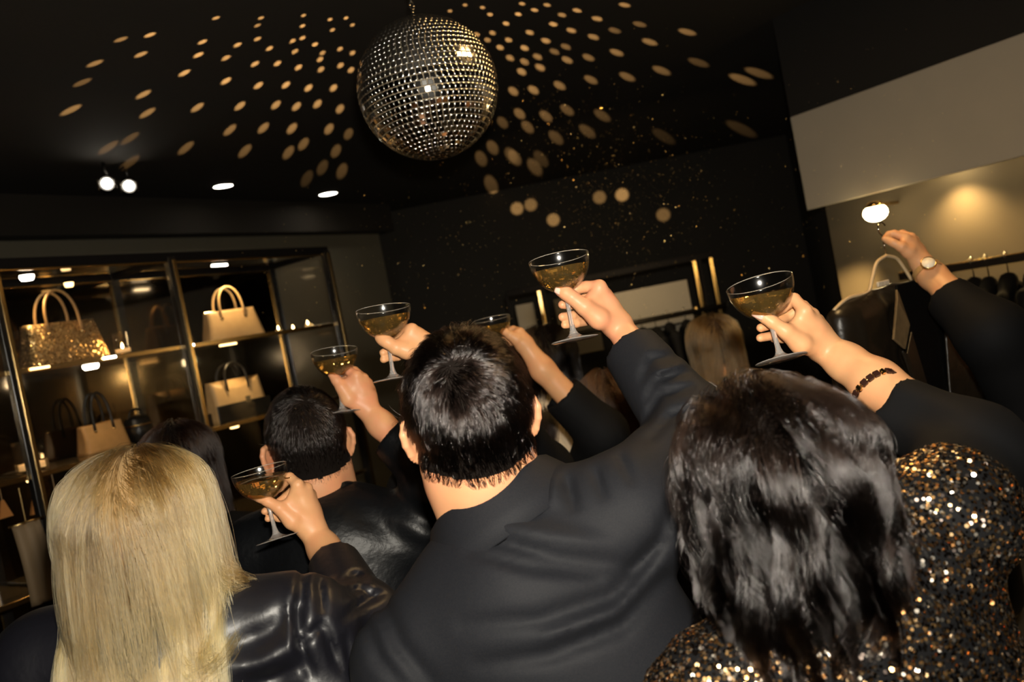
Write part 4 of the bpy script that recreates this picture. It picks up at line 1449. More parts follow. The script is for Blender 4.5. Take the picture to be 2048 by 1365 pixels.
HANDS['far'] = dict(org=(930, 600), zoom=6.204, d=2.0, wrist=(745, 560, 0, 22), elbow_r=36,
    forearm=[(960, 860, 0, 29)],
    fingers=[[(690, 395, 0, 9.5), (600, 365, 16, 9), (520, 385, 18, 8), (455, 410, 10, 7)],
             [(680, 430, 14, 9.5), (590, 410, 34, 9), (500, 440, 30, 8), (430, 460, 12, 7)],
             [(675, 470, 26, 9.2), (590, 470, 46, 8.5), (500, 500, 36, 7.6), (440, 520, 16, 6.6)],
             [(670, 510, 34, 8.6), (600, 530, 48, 7.6), (530, 550, 40, 7), (470, 560, 22, 6)]],
    thumb=[(640, 490, -14, 14), (560, 440, -18, 11), (505, 400, -16, 9.5), (460, 380, -12, 8)],
    web=[[(590, 450, -10, 11), (650, 410, -4, 10)]])
HANDS['hanger'] = dict(org=(1740, 440), zoom=6.204, d=1.85, wrist=(640, 545, 0, 24), elbow_r=42,
    forearm=[(770, 690, -10, 29)],
    fingers=[[(450, 225, -4, 10), (300, 170, 8, 8.8), (235, 180, 12, 8), (190, 225, 6, 7)],
             [(510, 215, 12, 10), (400, 170, 34, 9), (300, 195, 40, 8.2), (240, 245, 30, 7)],
             [(550, 250, 26, 9.6), (450, 210, 50, 8.6), (360, 250, 52, 7.8), (300, 290, 42, 6.8)],
             [(575, 300, 36, 8.8), (490, 280, 56, 7.8), (410, 310, 56, 7.0), (350, 340, 48, 6)]],
    thumb=[(480, 400, -12, 14.5), (390, 335, -16, 11.5), (285, 285, -10, 9.2), (235, 258, -4, 8.6), (185, 238, 0, 7.2)],
    web=[[(400, 330, -10, 11), (430, 270, -6, 10)], [(470, 370, -6, 15), (500, 290, 2, 14)]])


def relaxed_hand(F, wrist, down, out, fwd):
    """a loosely hanging hand: palm, four curled fingers of unequal length, thumb from the side"""
    d, o, f = nrm(down), nrm(out), nrm(fwd)
    F.chain([wrist, wrist + d * 0.08], [0.022, 0.026], 0.01, 0.01)
    for i, (dx, L) in enumerate(((0.028, 0.075), (0.009, 0.083), (-0.010, 0.077), (-0.028, 0.060))):
        k = wrist + d * 0.09 + f * dx
        F.chain([k - d * 0.03, k, k + d * L * 0.45 - o * 0.008, k + d * L * 0.75 - o * 0.022, k + d * L * 0.92 - o * 0.036], [0.011, 0.0095, 0.0085, 0.0078, 0.0068], 0.003, 0.005)
    F.chain([wrist + d * 0.03 + f * 0.022, wrist + d * 0.06 + f * 0.045, wrist + d * 0.09 + f * 0.050 - o * 0.012, wrist + d * 0.11 + f * 0.046 - o * 0.02], [0.014, 0.011, 0.010, 0.008], 0.003, 0.006)


def torso_field(F, sp, grow):
    """trunk shared by skin core (grow < 0) and jacket (grow > 0)"""
    L, R, N, hip = sp['shL'], sp['shR'], sp['neck'], sp['hip']
    mid = (L + R) / 2
    ax = nrm(R - L); up = nrm(mid - hip); fw = nrm(np.cross(up, ax)); up = np.cross(ax, fw)
    A = np.array([ax, fw, up]).T
    w = np.linalg.norm(R - L)
    th = sp.get('thick', 1.0)
    F.chain([L, mid + up * 0.01 - fw * 0.01, R], [0.058 + grow, 0.070 + grow, 0.058 + grow], 0.04, 0.04)
    F.chain([N - up * 0.045, (N * 0.55 + L * 0.45) - up * 0.02, L], [0.050 + grow, 0.042 + grow, 0.045 + grow], 0.03, 0.04)
    F.chain([N - up * 0.045, (N * 0.55 + R * 0.45) - up * 0.02, R], [0.050 + grow, 0.042 + grow, 0.045 + grow], 0.03, 0.04)
    F.ell(mid - up * 0.17, np.array([w * 0.46, 0.105 * th, 0.22]) + grow, A, k=0.06)
    F.ell(mid - up * 0.13 - fw * 0.035, np.array([w * 0.38, 0.075 * th, 0.17]) + grow, A, k=0.05)
    F.ell(mid - up * 0.36, np.array([w * 0.36, 0.100 * th, 0.20]) + grow, A, k=0.06)
    F.ell(hip, np.array([w * 0.41, 0.115 * th, 0.14]) + grow, k=0.06)
    return A, mid


def creases(lines):
    """fold lines drawn across a garment as seen from behind: ([points], half width px, depth m)"""
    def fn(X, Y, Z):
        qx, qy, qz = X - CAM[0], Y - CAM[1], Z - CAM[2]
        dep = qx * f_[0] + qy * f_[1] + qz * f_[2]
        dep = np.maximum(dep, 0.2)
        px = 1024 + FPX * (qx * R_[0] + qy * R_[1] + qz * R_[2]) / dep
        py = 682.5 - FPX * (qx * U_[0] + qy * U_[1] + qz * U_[2]) / dep
        out = 0.0
        for pts, w, depth in lines:
            best = None
            n = len(pts) - 1
            for i in range(n):
                (ax, ay), (bx_, by_) = pts[i], pts[i + 1]
                ex_, ey_ = bx_ - ax, by_ - ay
                t = np.clip(((px - ax) * ex_ + (py - ay) * ey_) / (ex_ * ex_ + ey_ * ey_), 0, 1)
                d2 = (px - ax - t * ex_) ** 2 + (py - ay - t * ey_) ** 2
                fade = np.sin(np.pi * np.clip((i + t + 0.25) / (n + 0.5), 0, 1)) ** 0.7
                v = fade * np.exp(-d2 / (w * w))
                best = v if best is None else np.maximum(best, v)
            out = out + depth * best
        return out
    return fn


def person(label, sp):
    """one standing figure seen from behind; sp holds world-space joints"""
    L, R = sp['shL'], sp['shR']
    mid = (L + R) / 2
    hip = sp.get('hip')
    if hip is None:
        hip = np.array([mid[0] + sp.get('hipdx', 0), mid[1] + sp.get('hipdy', 0.0), 0.93])
    sp['hip'] = hip
    root = empty('person', (hip[0], hip[1], 0), label, 'person')
    O, H, size = sp['O'], rotm(*sp['head']), sp.get('size', 1.0)
    hv, hf = head_mesh(O, H, sp['neck'] - np.array([0, 0, 0.03]), sp.get('neck_r', 0.056), h=sp.get('hh', 0.0034), ears=sp.get('ears', True), size=size, ear_flare=sp.get('ear_flare', 38))
    parts = [(world_of(hv, O, H, size), hf)]
    arms = sp.get('arms', {})
    # core of the trunk and upper arms, under the clothes
    lo = np.minimum(np.minimum(L, R), hip) - 0.35; hi = np.maximum(np.maximum(L, R), hip) + 0.35
    for a in arms.values(): lo = np.minimum(lo, a['elbow'] - 0.1); hi = np.maximum(hi, a['elbow'] + 0.1)
    lo[2] = 0.72
    F = Field(lo, hi, 0.011)
    A, _ = torso_field(F, sp, -0.022)
    ax, fw, up = A[:, 0], A[:, 1], A[:, 2]
    F.chain([sp['neck'] - up * 0.03, sp['neck'] + up * 0.0], 0.045, 0.01, 0.03)
    for s, sh in ((-1, L), (1, R)):
        key = 'L' if s < 0 else 'R'
        if key in arms:
            F.chain([sh, arms[key]['elbow']], [0.042, 0.036], 0.01, 0.03)
        else:
            el = sh + np.array([0, 0, -0.29]) + ax * s * 0.045 - fw * 0.03
            wr = el + np.array([0, 0, -0.23]) + fw * 0.07
            sp['low' + key] = (el, wr)
            F.chain([sh, el, wr], [0.042, 0.034, 0.024], 0.01, 0.03)
    parts.append(F.mesh())
    for s in (-1, 1):
        key = 'L' if s < 0 else 'R'
        if key in arms and arms[key].get('hand'):
            parts.append(arm_skin(HANDS[arms[key]['hand']], arms[key]['elbow'], arms[key].get('h', 0.0019)))
        elif key not in arms:
            el, wr = sp['low' + key]
            F2 = Field(wr - 0.26, wr + 0.12, 0.005)
            F2.chain([el, wr], [0.034, 0.024], 0.01, 0.01)
            relaxed_hand(F2, wr, nrm(wr - el), ax * s, fw)
            parts.append(F2.mesh())
    v, f = join(parts)
    body = mesh_obj('body', v, f, sp.get('skin', m_skin), root)
    eyes(O, H, size, root)
    # jacket / top
    lo = np.minimum(np.minimum(L, R), hip) - 0.32; hi = np.maximum(np.maximum(L, R), hip) + 0.32
    for a in arms.values():
        lo = np.minimum(lo, np.minimum(a['elbow'], a['cuff']) - 0.12); hi = np.maximum(hi, np.maximum(a['elbow'], a['cuff']) + 0.12)
    lo[2] = sp.get('hem', 0.80) - 0.05
    F = Field(lo, hi, sp.get('jh', 0.0065))
    torso_field(F, sp, sp.get('grow', 0.012))
    for s, sh in ((-1, L), (1, R)):
        key = 'L' if s < 0 else 'R'
        if key in arms:
            a = arms[key]
            rr = a.get('r', (0.068, 0.060, 0.050))
            pts = [sh] + a.get('via', []) + [a['elbow'], a['cuff']]
            rs = [rr[0]] + a.get('via_r', []) + [rr[1], rr[2]]
            F.chain(pts, rs, 0.03, 0.03)
            for ex_ in a.get('drape', []):
                F.chain(ex_[0], ex_[1], 0.02, 0.03)
            cd = nrm(a['cuff'] - a['elbow'])
            F.cut(a['cuff'], cd, 0.13)
            F.chain([a['cuff'] - cd * 0.022, a['cuff'] + cd * 0.03], rr[2] - 0.013, 0, 0.003, sub=True)
        else:
            el, wr = sp['low' + key]
            F.chain([sh, el, wr], [0.066, 0.056, 0.044], 0.02, 0.03)
    if sp.get('folds'):
        F.displace(sp['folds'])
    nk = sp['neck']
    hd = nrm(O - nk)
    F.chain([nk + up * 0.01, nk + hd * 0.12], [sp.get('neck_r', 0.056) + 0.008, sp.get('neck_r', 0.056) + 0.012], 0.0, 0.004, sub=True)
    v, f = F.mesh()
    top = mesh_obj(sp.get('top_name', 'jacket'), v, f, sp['top'], root)
    # trousers and shoes
    F = Field(np.array([hip[0] - 0.32, hip[1] - 0.3, 0.03]), np.array([hip[0] + 0.32, hip[1] + 0.3, 1.06]), 0.012)
    F.ell(hip, (0.165, 0.115, 0.13), k=0.03)
    for s in (-1, 1):
        h0 = hip + np.array([s * 0.085, 0, -0.05]); k0 = np.array([hip[0] + s * 0.10, hip[1] + 0.01, 0.49]); a0 = np.array([hip[0] + s * 0.11, hip[1], 0.07])
        F.chain([h0, k0, a0], [0.088, 0.066, 0.058], 0.02, 0.02)
    v, f = F.mesh()
    mesh_obj('trousers', v, f, sp.get('bottom', m_trouser), root)
    for s in (-1, 1):
        F = Field(np.array([hip[0] + s * 0.11 - 0.08, hip[1] - 0.14, -0.002]), np.array([hip[0] + s * 0.11 + 0.08, hip[1] + 0.26, 0.13]), 0.008)
        b = np.array([hip[0] + s * 0.11, hip[1], 0.0])
        F.chain([b + (0, -0.05, 0.04), b + (0, 0.05, 0.035), b + (0, 0.16, 0.03)], [0.040, 0.038, 0.030], 0.01, 0.01)
        F.chain([b + (0, 0, 0.05), b + (0, -0.01, 0.09)], [0.04, 0.042], 0.01, 0.02)
        F.cut(b + (0, 0.05, 0.004), np.array([0, 0, -1.0]), 0.3)
        v, f = F.mesh()
        mesh_obj('shoe', v, f, m_shoe, root)
    return dict(root=root, O=O, H=H, size=size, hv=hv, hf=hf, A=A, mid=mid, body=body, top=top, sp=sp)


def collar(pp, m, r_in=0.064, stand=0.030, fall=0.045, spread=0.036, ang=150, dip=0.06, name='collar', tilt=0.0):
    sp = pp['sp']; A = pp['A']; N = sp['neck']
    ax, fw, up = A[:, 0], A[:, 1], A[:, 2]
    hd = nrm(pp['O'] - N)
    upc = nrm(up * 0.75 + hd * 0.25)
    vs, fs = [], []
    prof = [(r_in, -0.02), (r_in, stand * 0.6), (r_in + 0.003, stand), (r_in + 0.008, stand + 0.002), (r_in + 0.014, stand - 0.004),
            (r_in + spread * 0.7, stand - fall * 0.62), (r_in + spread, stand - fall), (r_in + spread - 0.004, stand - fall - 0.004), (r_in + 0.012, stand - fall * 0.6)]
    na = 49
    for i in range(na):
        ph = math.radians(-ang + 2 * ang * i / (na - 1))
        dirv = ax * math.sin(ph) * 1.03 - fw * math.cos(ph)
        drop = dip * (1 - math.cos(ph)) / 2
        for r, h in prof:
            vs.append(N + dirv * (r + 0.02 * drop / 0.06 * (r > r_in + 0.01)) + upc * (h - drop) + fw * 0.012)
    k = len(prof)
    for i in range(na - 1):
        for j in range(k):
            j2 = (j + 1) % k
            fs.append((i * k + j, (i + 1) * k + j, (i + 1) * k + j2, i * k + j2))
    fs.append(tuple(range(k))); fs.append(tuple((na - 1) * k + j for j in range(k - 1, -1, -1)))
    return mesh_obj(name, vs, fs, m, pp['root'])

# ---- man in the dark suit, middle
P1 = person('man in a dark navy suit jacket seen from behind, raising a coupe',
    dict(O=U(943, 862, 1.05), head=(9, 14, 0), neck=U(978, 992, 1.055), neck_r=0.060, hh=0.0028, size=0.95,
         shL=U(828, 1325, 1.02), shR=U(1258, 1030, 1.03), hipdx=0.0, hipdy=0.02, thick=1.0, grow=0.016,
         arms={'R': dict(elbow=U(1395, 872, 1.14), cuff=U(1262, 700, 1.255), hand='man', r=(0.074, 0.064, 0.046), h=0.0017)},
         skin=m_skin2, top=m_suit, top_name='suit_jacket', jh=0.0055,
         folds=creases([([(930, 1068), (1010, 1090), (1110, 1118), (1250, 1135)], 17, 0.010), ([(940, 1105), (1060, 1135), (1190, 1150)], 13, 0.008),
                        ([(960, 1040), (1080, 1065), (1230, 1090)], 20, -0.007), ([(1086, 955), (1066, 1010)], 11, 0.009), ([(1136, 962), (1148, 1012)], 11, 0.009),
                        ([(1190, 945), (1206, 990)], 10, 0.008), ([(1240, 915), (1262, 960)], 10, 0.007), ([(1110, 960), (1106, 1005)], 10, -0.006),
                        ([(1320, 1090), (1230, 1190), (1080, 1240), (930, 1250)], 20, 0.009), ([(1330, 1160), (1240, 1255), (1100, 1310), (960, 1330)], 20, 0.010),
                        ([(1325, 1125), (1230, 1225), (1090, 1276)], 16, -0.007), ([(760, 1190), (800, 1290), (860, 1365)], 18, 0.010), ([(735, 1250), (760, 1320), (800, 1365)], 14, 0.008),
                        ([(1345, 1010), (1320, 1080), (1260, 1140)], 16, 0.010), ([(1285, 760), (1300, 720), (1350, 712)], 9, 0.008), ([(1295, 800), (1310, 760), (1370, 745)], 9, 0.009),
                        ([(1290, 845), (1320, 790), (1385, 775)], 10, 0.010), ([(1300, 780), (1318, 742), (1365, 730)], 8, -0.006), ([(1300, 880), (1345, 830), (1400, 815)], 10, 0.009)])))
cap_mesh(P1['O'], P1['H'], P1['size'], P1['hv'], P1['hf'], 'short', m_cap_black, P1['root'])
short_hair(P1['O'], P1['H'], P1['size'], P1['hv'], P1['hf'], (-0.018, -0.070, 0.118), 15000, 0.040, 0.009, 0.00026, h_black, P1['root'], lift=0.019, ncl=900, clump=0.8)
collar(P1, m_suit, r_in=0.066, stand=0.034, fall=0.062, spread=0.052)
W = hand_world((1040, 480), 5.69, 1.25)
nail(W(452, 578, -20.0), W(452, 578, -20) - W(460, 590, -8), W(430, 565, -12) - W(520, 605, -12), 0.0062, 0.0078, m_nail, P1['root'], 'thumbnail')

# ---- blonde woman in black satin, left
shLb, shRb = U(105, 1335, 1.05), U(585, 1262, 1.06)
P2 = person('woman with long straight blond hair in a black satin blouse raising a coupe',
    dict(O=U(306, 1100, 1.06), head=(4, 4, 0), neck=U(332, 1228, 1.07), neck_r=0.048, size=0.97, ear_flare=8,
         shL=shLb, shR=shRb, hipdy=0.05, grow=0.012,
         arms={'R': dict(elbow=U(718, 1255, 1.16), cuff=U(668, 1128, 1.30), hand='blonde', r=(0.062, 0.060, 0.042),
                         drape=[([U(718, 1255, 1.15), U(690, 1400, 1.10)], [0.055, 0.062]), ([U(640, 1260, 1.08), U(650, 1400, 1.05)], [0.05, 0.06])])},
         skin=m_skin, top=m_satin, top_name='satin_blouse', jh=0.0055,
         folds=creases([([(606, 1150), (596, 1232), (600, 1290), (622, 1350)], 11, 0.016), ([(585, 1170), (578, 1240), (585, 1300)], 10, -0.007),
                        ([(638, 1165), (645, 1225)], 9, 0.010), ([(690, 1235), (725, 1205), (765, 1188)], 9, 0.012), ([(640, 1250), (600, 1290)], 9, 0.010),
                        ([(645, 1250), (660, 1290), (680, 1340)], 10, 0.011), ([(728, 1255), (730, 1340)], 10, 0.011), ([(690, 1280), (705, 1350)], 10, 0.008),
                        ([(450, 1340), (520, 1330), (590, 1290)], 22, -0.012), ([(470, 1290), (540, 1265), (590, 1220)], 22, 0.012), ([(500, 1365), (560, 1350), (600, 1330)], 14, 0.010),
                        ([(680, 1165), (712, 1150), (730, 1160)], 8, 0.009), ([(690, 1190), (720, 1178), (745, 1190)], 8, 0.009)])))
cap_mesh(P2['O'], P2['H'], 0.97, P2['hv'], P2['hf'], 'long', m_cap_blonde, P2['root'])


def torso_coll(pp, extra=0.03):
    A, mid, sp = pp['A'], pp['mid'], pp['sp']
    w = np.linalg.norm(sp['shR'] - sp['shL'])
    up = A[:, 2]
    return [(mid - up * 0.15 - A[:, 1] * 0.01, np.array([w * 0.50, 0.125, 0.22]) + extra * 0.5, A), (mid, np.array([w * 0.52, 0.085, 0.085]), A)]


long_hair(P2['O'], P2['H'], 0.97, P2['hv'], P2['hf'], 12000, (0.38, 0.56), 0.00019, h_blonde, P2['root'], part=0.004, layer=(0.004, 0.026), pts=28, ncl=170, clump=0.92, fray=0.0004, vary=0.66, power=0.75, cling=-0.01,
          wave=(0.005, 1.3), colliders=torso_coll(P2), grav=(0.0, -0.06, -1.0), stiff=0.5,
          target=[(lambda p: (p[:, 0] > 0.036) & (p[:, 1] > -0.05), U(499, 1184, 1.05), (0.004, 0.008, 0.005), U(478, 1050, 1.0) - U(440, 1050, 1.0))])
W = hand_world((450, 900), 5.69, 1.38)
nail(W(318, 525, -17.5), W(318, 525, -17.5) - W(322, 535, -8), W(300, 515, -11) - W(400, 545, -13), 0.0052, 0.0075, m_nail_red, P2['root'], 'thumbnail')
rg = [W(735, 312, 8) + (0.0105 * math.cos(t)) * nrm(W(830, 300, 2) - W(735, 312, 8)) + (0.0105 * math.sin(t)) * f_ for t in np.linspace(0, 2 * math.pi, 24, endpoint=False)]
MB().tube(rg, 0.0013, 8, closed=True).build('finger_ring', m_gold, P2['root'], smooth=True)

# ---- woman with the dark bob and sequins, right
P3 = person('woman with a wavy dark bob and a sequinned top raising a coupe',
    dict(O=U(1578, 1035, 0.84), head=(4, 6, -8), neck=U(1640, 1200, 0.85), neck_r=0.047, size=0.95, ear_flare=8,
         shL=U(1440, 1420, 0.82), shR=U(1890, 1040, 0.87), hipdy=0.08, grow=0.010,
         arms={'R': dict(elbow=U(1945, 905, 0.98), cuff=U(1793, 818, 1.06), hand='bob', r=(0.060, 0.060, 0.047))},
         skin=m_skin, top=m_dark_cloth, top_name='black_top', jh=0.0055,
         folds=lambda X, Y, Z: 0.002 * np.sin(80 * (X + Z)) ))
cap_mesh(P3['O'], P3['H'], 0.95, P3['hv'], P3['hf'], 'long', m_cap_black, P3['root'])
long_hair(P3['O'], P3['H'], 0.95, P3['hv'], P3['hf'], 16000, (0.13, 0.215), 0.00022, h_bob, P3['root'], part=-0.02, layer=(0.005, 0.036), pts=26, ncl=170, clump=0.90, fray=0.0002, vary=0.5, lean=0.05, power=1.1, cling=0.0,
          wave=(0.011, 1.15), colliders=torso_coll(P3, 0.0), grav=(0.0, -0.08, -1.0), stiff=0.45)
W = hand_world((1440, 530), 5.933, 1.15)
nail(W(452, 588, -18.0), W(452, 588, -18.0) - W(462, 600, -9), W(430, 575, -11) - W(540, 625, -13), 0.0056, 0.0085, m_nail, P3['root'], 'thumbnail')
# bracelet of dark beads with gold links
bc = U(1751, 783, 1.085)
fa_ax = nrm(U(1793, 818, 1.06) - U(1690, 725, 1.14))
bx = nrm(np.cross(fa_ax, f_)); by = np.cross(fa_ax, bx)
br = 0.0345
brace = MB().tube([bc + br * (math.cos(t) * bx + math.sin(t) * by) for t in np.linspace(0, 2 * math.pi, 40, endpoint=False)], 0.0014, 8, closed=True).build('bracelet', m_gold, P3['root'], smooth=True)
for k in range(22):
    t = 2 * math.pi * k / 22
    nrm_ = math.cos(t) * bx + math.sin(t) * by
    tg = -math.sin(t) * bx + math.cos(t) * by
    MB().box(bc + br * nrm_, nrm_ * 0.0022, tg * (0.0042 if k % 4 else 0.0026), fa_ax * 0.0042, 0.001).build('bead', m_tortoise if k % 4 else m_gold, brace)


def sequins(pp, keep, n, m, r=0.0020, tilt=0.27, name='sequins'):
    me = pp['top'].data
    nv = len(me.vertices); co = np.empty(nv * 3, np.float32); me.vertices.foreach_get('co', co)
    co = co.reshape(-1, 3).astype(float) + world_loc(pp['root'])
    q = np.empty(len(me.loops), np.int32); me.loops.foreach_get('vertex_index', q); q = q.reshape(-1, 4)
    c = co[q].mean(1)
    fs = q[keep(c)]
    p, nr = scatter(co, fs, n)
    nr = nr + RNG.normal(0, tilt, nr.shape)
    nr /= np.linalg.norm(nr, axis=1, keepdims=True)
    a = np.cross(nr, RNG.normal(0, 1, nr.shape)); a /= np.linalg.norm(a, axis=1, keepdims=True)
    b = np.cross(nr, a)
    p = p + nr * 0.0018
    rr = r * RNG.uniform(0.8, 1.15, (n, 1))
    V_ = np.empty((n, 6, 3))
    for k in range(6):
        t = 2 * math.pi * k / 6
        V_[:, k] = p + rr * (math.cos(t) * a + math.sin(t) * b)
    F_ = np.arange(n * 6).reshape(n, 6)
    return mesh_obj(name, V_.reshape(-1, 3), F_, m, pp['root'], smooth=False, kind='stuff')


m_seq = bpy.data.materials.new('sequin')
m_seq.use_nodes = True
nt = m_seq.node_tree
b_ = nt.nodes['Principled BSDF']
b_.inputs['Metallic'].default_value = 1.0
b_.inputs['Roughness'].default_value = 0.33
geo = nt.nodes.new('ShaderNodeNewGeometry')
cr = nt.nodes.new('ShaderNodeValToRGB')
cr.color_ramp.interpolation = 'CONSTANT'
els = cr.color_ramp.elements
els[0].position = 0.0; els[0].color = (0.05, 0.04, 0.035, 1)
els[1].position = 0.42; els[1].color = (0.62, 0.36, 0.14, 1)
for pos, c in ((0.62, (0.85, 0.58, 0.30, 1)), (0.76, (0.9, 0.82, 0.70, 1)), (0.92, (0.45, 0.22, 0.08, 1))):
    e = els.new(pos); e.color = c
nt.links.new(geo.outputs['Random Per Island'], cr.inputs['Fac'])
nt.links.new(cr.outputs['Color'], b_.inputs['Base Color'])
elb3, shR3 = U(1945, 905, 0.98), U(1885, 1035, 0.86)
sequins(P3, lambda c: (c[:, 2] > 1.0) & (((c - shR3) @ nrm(elb3 - shR3)) < 0.05), 42000, m_seq)

# ---- man in black leather, left of centre
P4 = person('man with cropped black hair in a black leather jacket raising a coupe',
    dict(O=U(617, 908, 1.66), head=(24, 8, 0), neck=U(640, 985, 1.66), neck_r=0.060, hh=0.0032,
         shL=U(520, 1105, 1.64), shR=U(835, 1060, 1.62), hipdy=0.0, grow=0.016,
         arms={'R': dict(elbow=U(885, 965, 1.60), cuff=U(787, 872, 1.625), hand='leather', r=(0.072, 0.062, 0.048), h=0.0021)},
         skin=m_skin2, top=m_biker, top_name='leather_jacket', jh=0.0065,
         folds=lambda X, Y, Z: 0.005 * np.sin(60 * (X * 0.8 + Z * 0.6) + 3 * np.sin(20 * Z + 9 * X)) * np.exp(-((X + 0.16) / 0.16) ** 2)))
cap_mesh(P4['O'], P4['H'], 1, P4['hv'], P4['hf'], 'short', m_cap_black, P4['root'])
short_hair(P4['O'], P4['H'], 1, P4['hv'], P4['hf'], (0.0, -0.070, 0.118), 9000, 0.020, 0.006, 0.00024, h_black, P4['root'], lift=0.010, ncl=1500, clump=0.3)
collar(P4, m_biker, r_in=0.066, stand=0.034, fall=0.04, spread=0.026, name='jacket_collar')

# ---- person hidden behind the suited man
P5 = person('dark haired person hidden behind the suited man, raising a coupe past his head',
    dict(O=U(950, 815, 1.85), head=(0, 5, 0), neck=U(965, 890, 1.85), neck_r=0.052, hh=0.005,
         shL=U(840, 985, 1.84), shR=U(1085, 945, 1.84), grow=0.012,
         arms={'R': dict(elbow=U(1010, 838, 1.66), cuff=U(925, 770, 1.53), hand='hidden', r=(0.062, 0.055, 0.045), h=0.0021)},
         skin=m_skin, top=m_dark_cloth, top_name='black_jacket', jh=0.010))
cap_mesh(P5['O'], P5['H'], 1, P5['hv'], P5['hf'], 'short', m_cap_black, P5['root'])
short_hair(P5['O'], P5['H'], 1, P5['hv'], P5['hf'], (0.0, -0.070, 0.118), 2500, 0.035, 0.015, 0.0005, h_black, P5['root'])

# ---- brown haired woman whose forearm rises beside the suited man
P6 = person('woman with long brown hair in black beside the suited man, forearm bare',
    dict(O=U(1225, 835, 2.22), head=(-8, 4, 0), neck=U(1240, 905, 2.22), neck_r=0.048, hh=0.005, size=0.96, ear_flare=8,
         shL=U(1165, 965, 2.18), shR=U(1400, 930, 2.22), grow=0.012,
         arms={'L': dict(elbow=U(1205, 868, 2.02), cuff=U(1122, 788, 2.0), hand='far', r=(0.060, 0.062, 0.054), h=0.0024)},
         skin=m_skin, top=m_dark_cloth, top_name='black_jacket', jh=0.009))
cap_mesh(P6['O'], P6['H'], 0.96, P6['hv'], P6['hf'], 'long', m_cap_brown, P6['root'])
long_hair(P6['O'], P6['H'], 0.96, P6['hv'], P6['hf'], 4200, (0.34, 0.44), 0.0005, h_brown, P6['root'], layer=(0.006, 0.03), pts=18, ncl=120, colliders=torso_coll(P6))

# ---- person in the cream jacket
P7 = person('dark haired person in a cream jacket behind the raised bare forearm',
    dict(O=U(1100, 738, 2.62), head=(0, 4, 0), neck=U(1108, 790, 2.62), neck_r=0.05, hh=0.0055,
         shL=U(1000, 850, 2.60), shR=U(1195, 812, 2.62), grow=0.014, skin=m_skin, top=m_cream, top_name='cream_jacket', jh=0.009))
cap_mesh(P7['O'], P7['H'], 1, P7['hv'], P7['hf'], 'long', m_cap_black, P7['root'])
long_hair(P7['O'], P7['H'], 1, P7['hv'], P7['hf'], 3500, (0.26, 0.36), 0.0005, h_black, P7['root'], layer=(0.006, 0.03), pts=16, ncl=60, clump=0.9, colliders=torso_coll(P7))

# ---- golden brown bob further back
P8 = person('woman with a golden brown bob standing further back by the clothes display',
    dict(O=U(1430, 705, 2.95), head=(0, 3, 0), neck=U(1438, 760, 2.95), neck_r=0.047, hh=0.0055, size=0.95,
         shL=U(1345, 815, 2.95), shR=U(1535, 780, 2.95), grow=0.012, skin=m_skin, top=m_dark_cloth, top_name='black_top', jh=0.010))
cap_mesh(P8['O'], P8['H'], 0.95, P8['hv'], P8['hf'], 'long', m_cap_brown, P8['root'])
long_hair(P8['O'], P8['H'], 0.95, P8['hv'], P8['hf'], 4500, (0.22, 0.27), 0.0006, h_golden, P8['root'], layer=(0.006, 0.034), pts=16, ncl=110, clump=0.7, wave=(0.004, 1.0), colliders=torso_coll(P8))

# ---- dark haired person between the blonde and the cabinet
P9 = person('person with dark auburn hair standing between the blond woman and the cabinet',
    dict(O=U(368, 955, 1.95), head=(15, 2, 0), neck=U(385, 1035, 1.95), neck_r=0.048, hh=0.005, size=0.96, ear_flare=8,
         shL=U(270, 1120, 1.95), shR=U(495, 1090, 1.92), grow=0.012, skin=m_skin, top=m_dark_cloth, top_name='black_top', jh=0.010))
cap_mesh(P9['O'], P9['H'], 0.96, P9['hv'], P9['hf'], 'long', m_cap_black, P9['root'])
h_aub = hair_mat('hair_auburn', (0.007, 0.003, 0.002), 0.3, 0.4, 0.3)
long_hair(P9['O'], P9['H'], 0.96, P9['hv'], P9['hf'], 4200, (0.32, 0.42), 0.0005, h_aub, P9['root'], layer=(0.006, 0.026), pts=18, ncl=140, colliders=torso_coll(P9))

# ---- person holding up the coat at the right edge
P10 = person('person in black wearing a gold watch and holding up a coat hanger',
    dict(O=U(2215, 655, 1.80), head=(10, 5, 0), neck=U(2225, 730, 1.80), neck_r=0.05, hh=0.006,
         shL=U(2070, 820, 1.74), shR=U(2330, 770, 1.86), grow=0.014,
         arms={'L': dict(elbow=U(1985, 668, 1.68), cuff=U(1893, 592, 1.775), hand='hanger', r=(0.075, 0.068, 0.050), h=0.0022)},
         skin=m_skin, top=m_dark_cloth, top_name='black_coat', jh=0.009))
cap_mesh(P10['O'], P10['H'], 1, P10['hv'], P10['hf'], 'short', m_cap_black, P10['root'])
short_hair(P10['O'], P10['H'], 1, P10['hv'], P10['hf'], (0.0, -0.070, 0.118), 2500, 0.035, 0.015, 0.0005, h_black, P10['root'])
wc = U(1855, 543, 1.835)
wa = nrm(U(1893, 592, 1.775) - U(1830, 510, 1.85))
wx = nrm(np.cross(wa, f_)); wy = np.cross(wa, wx)
ws = []
for r, h in ((0.0305, -0.006), (0.033, -0.006), (0.033, 0.006), (0.0305, 0.006), (0.0305, -0.006)): ws.append((r, h))
watch = MB().lathe(ws, 36, wc, wa).build('watch', m_tan2, P10['root'], smooth=False)
face_n = nrm(-f_ * 0.85 - R_ * 0.25 + U_ * 0.25); face_n = nrm(face_n - wa * np.dot(face_n, wa))
fc = wc + face_n * 0.0335
MB().lathe([(0, 0.001), (0.014, 0.001), (0.0155, 0.003), (0.0165, 0.001), (0.0165, -0.004), (0, -0.004)], 28, fc, face_n).build('watch_case', m_gold, watch, smooth=True)
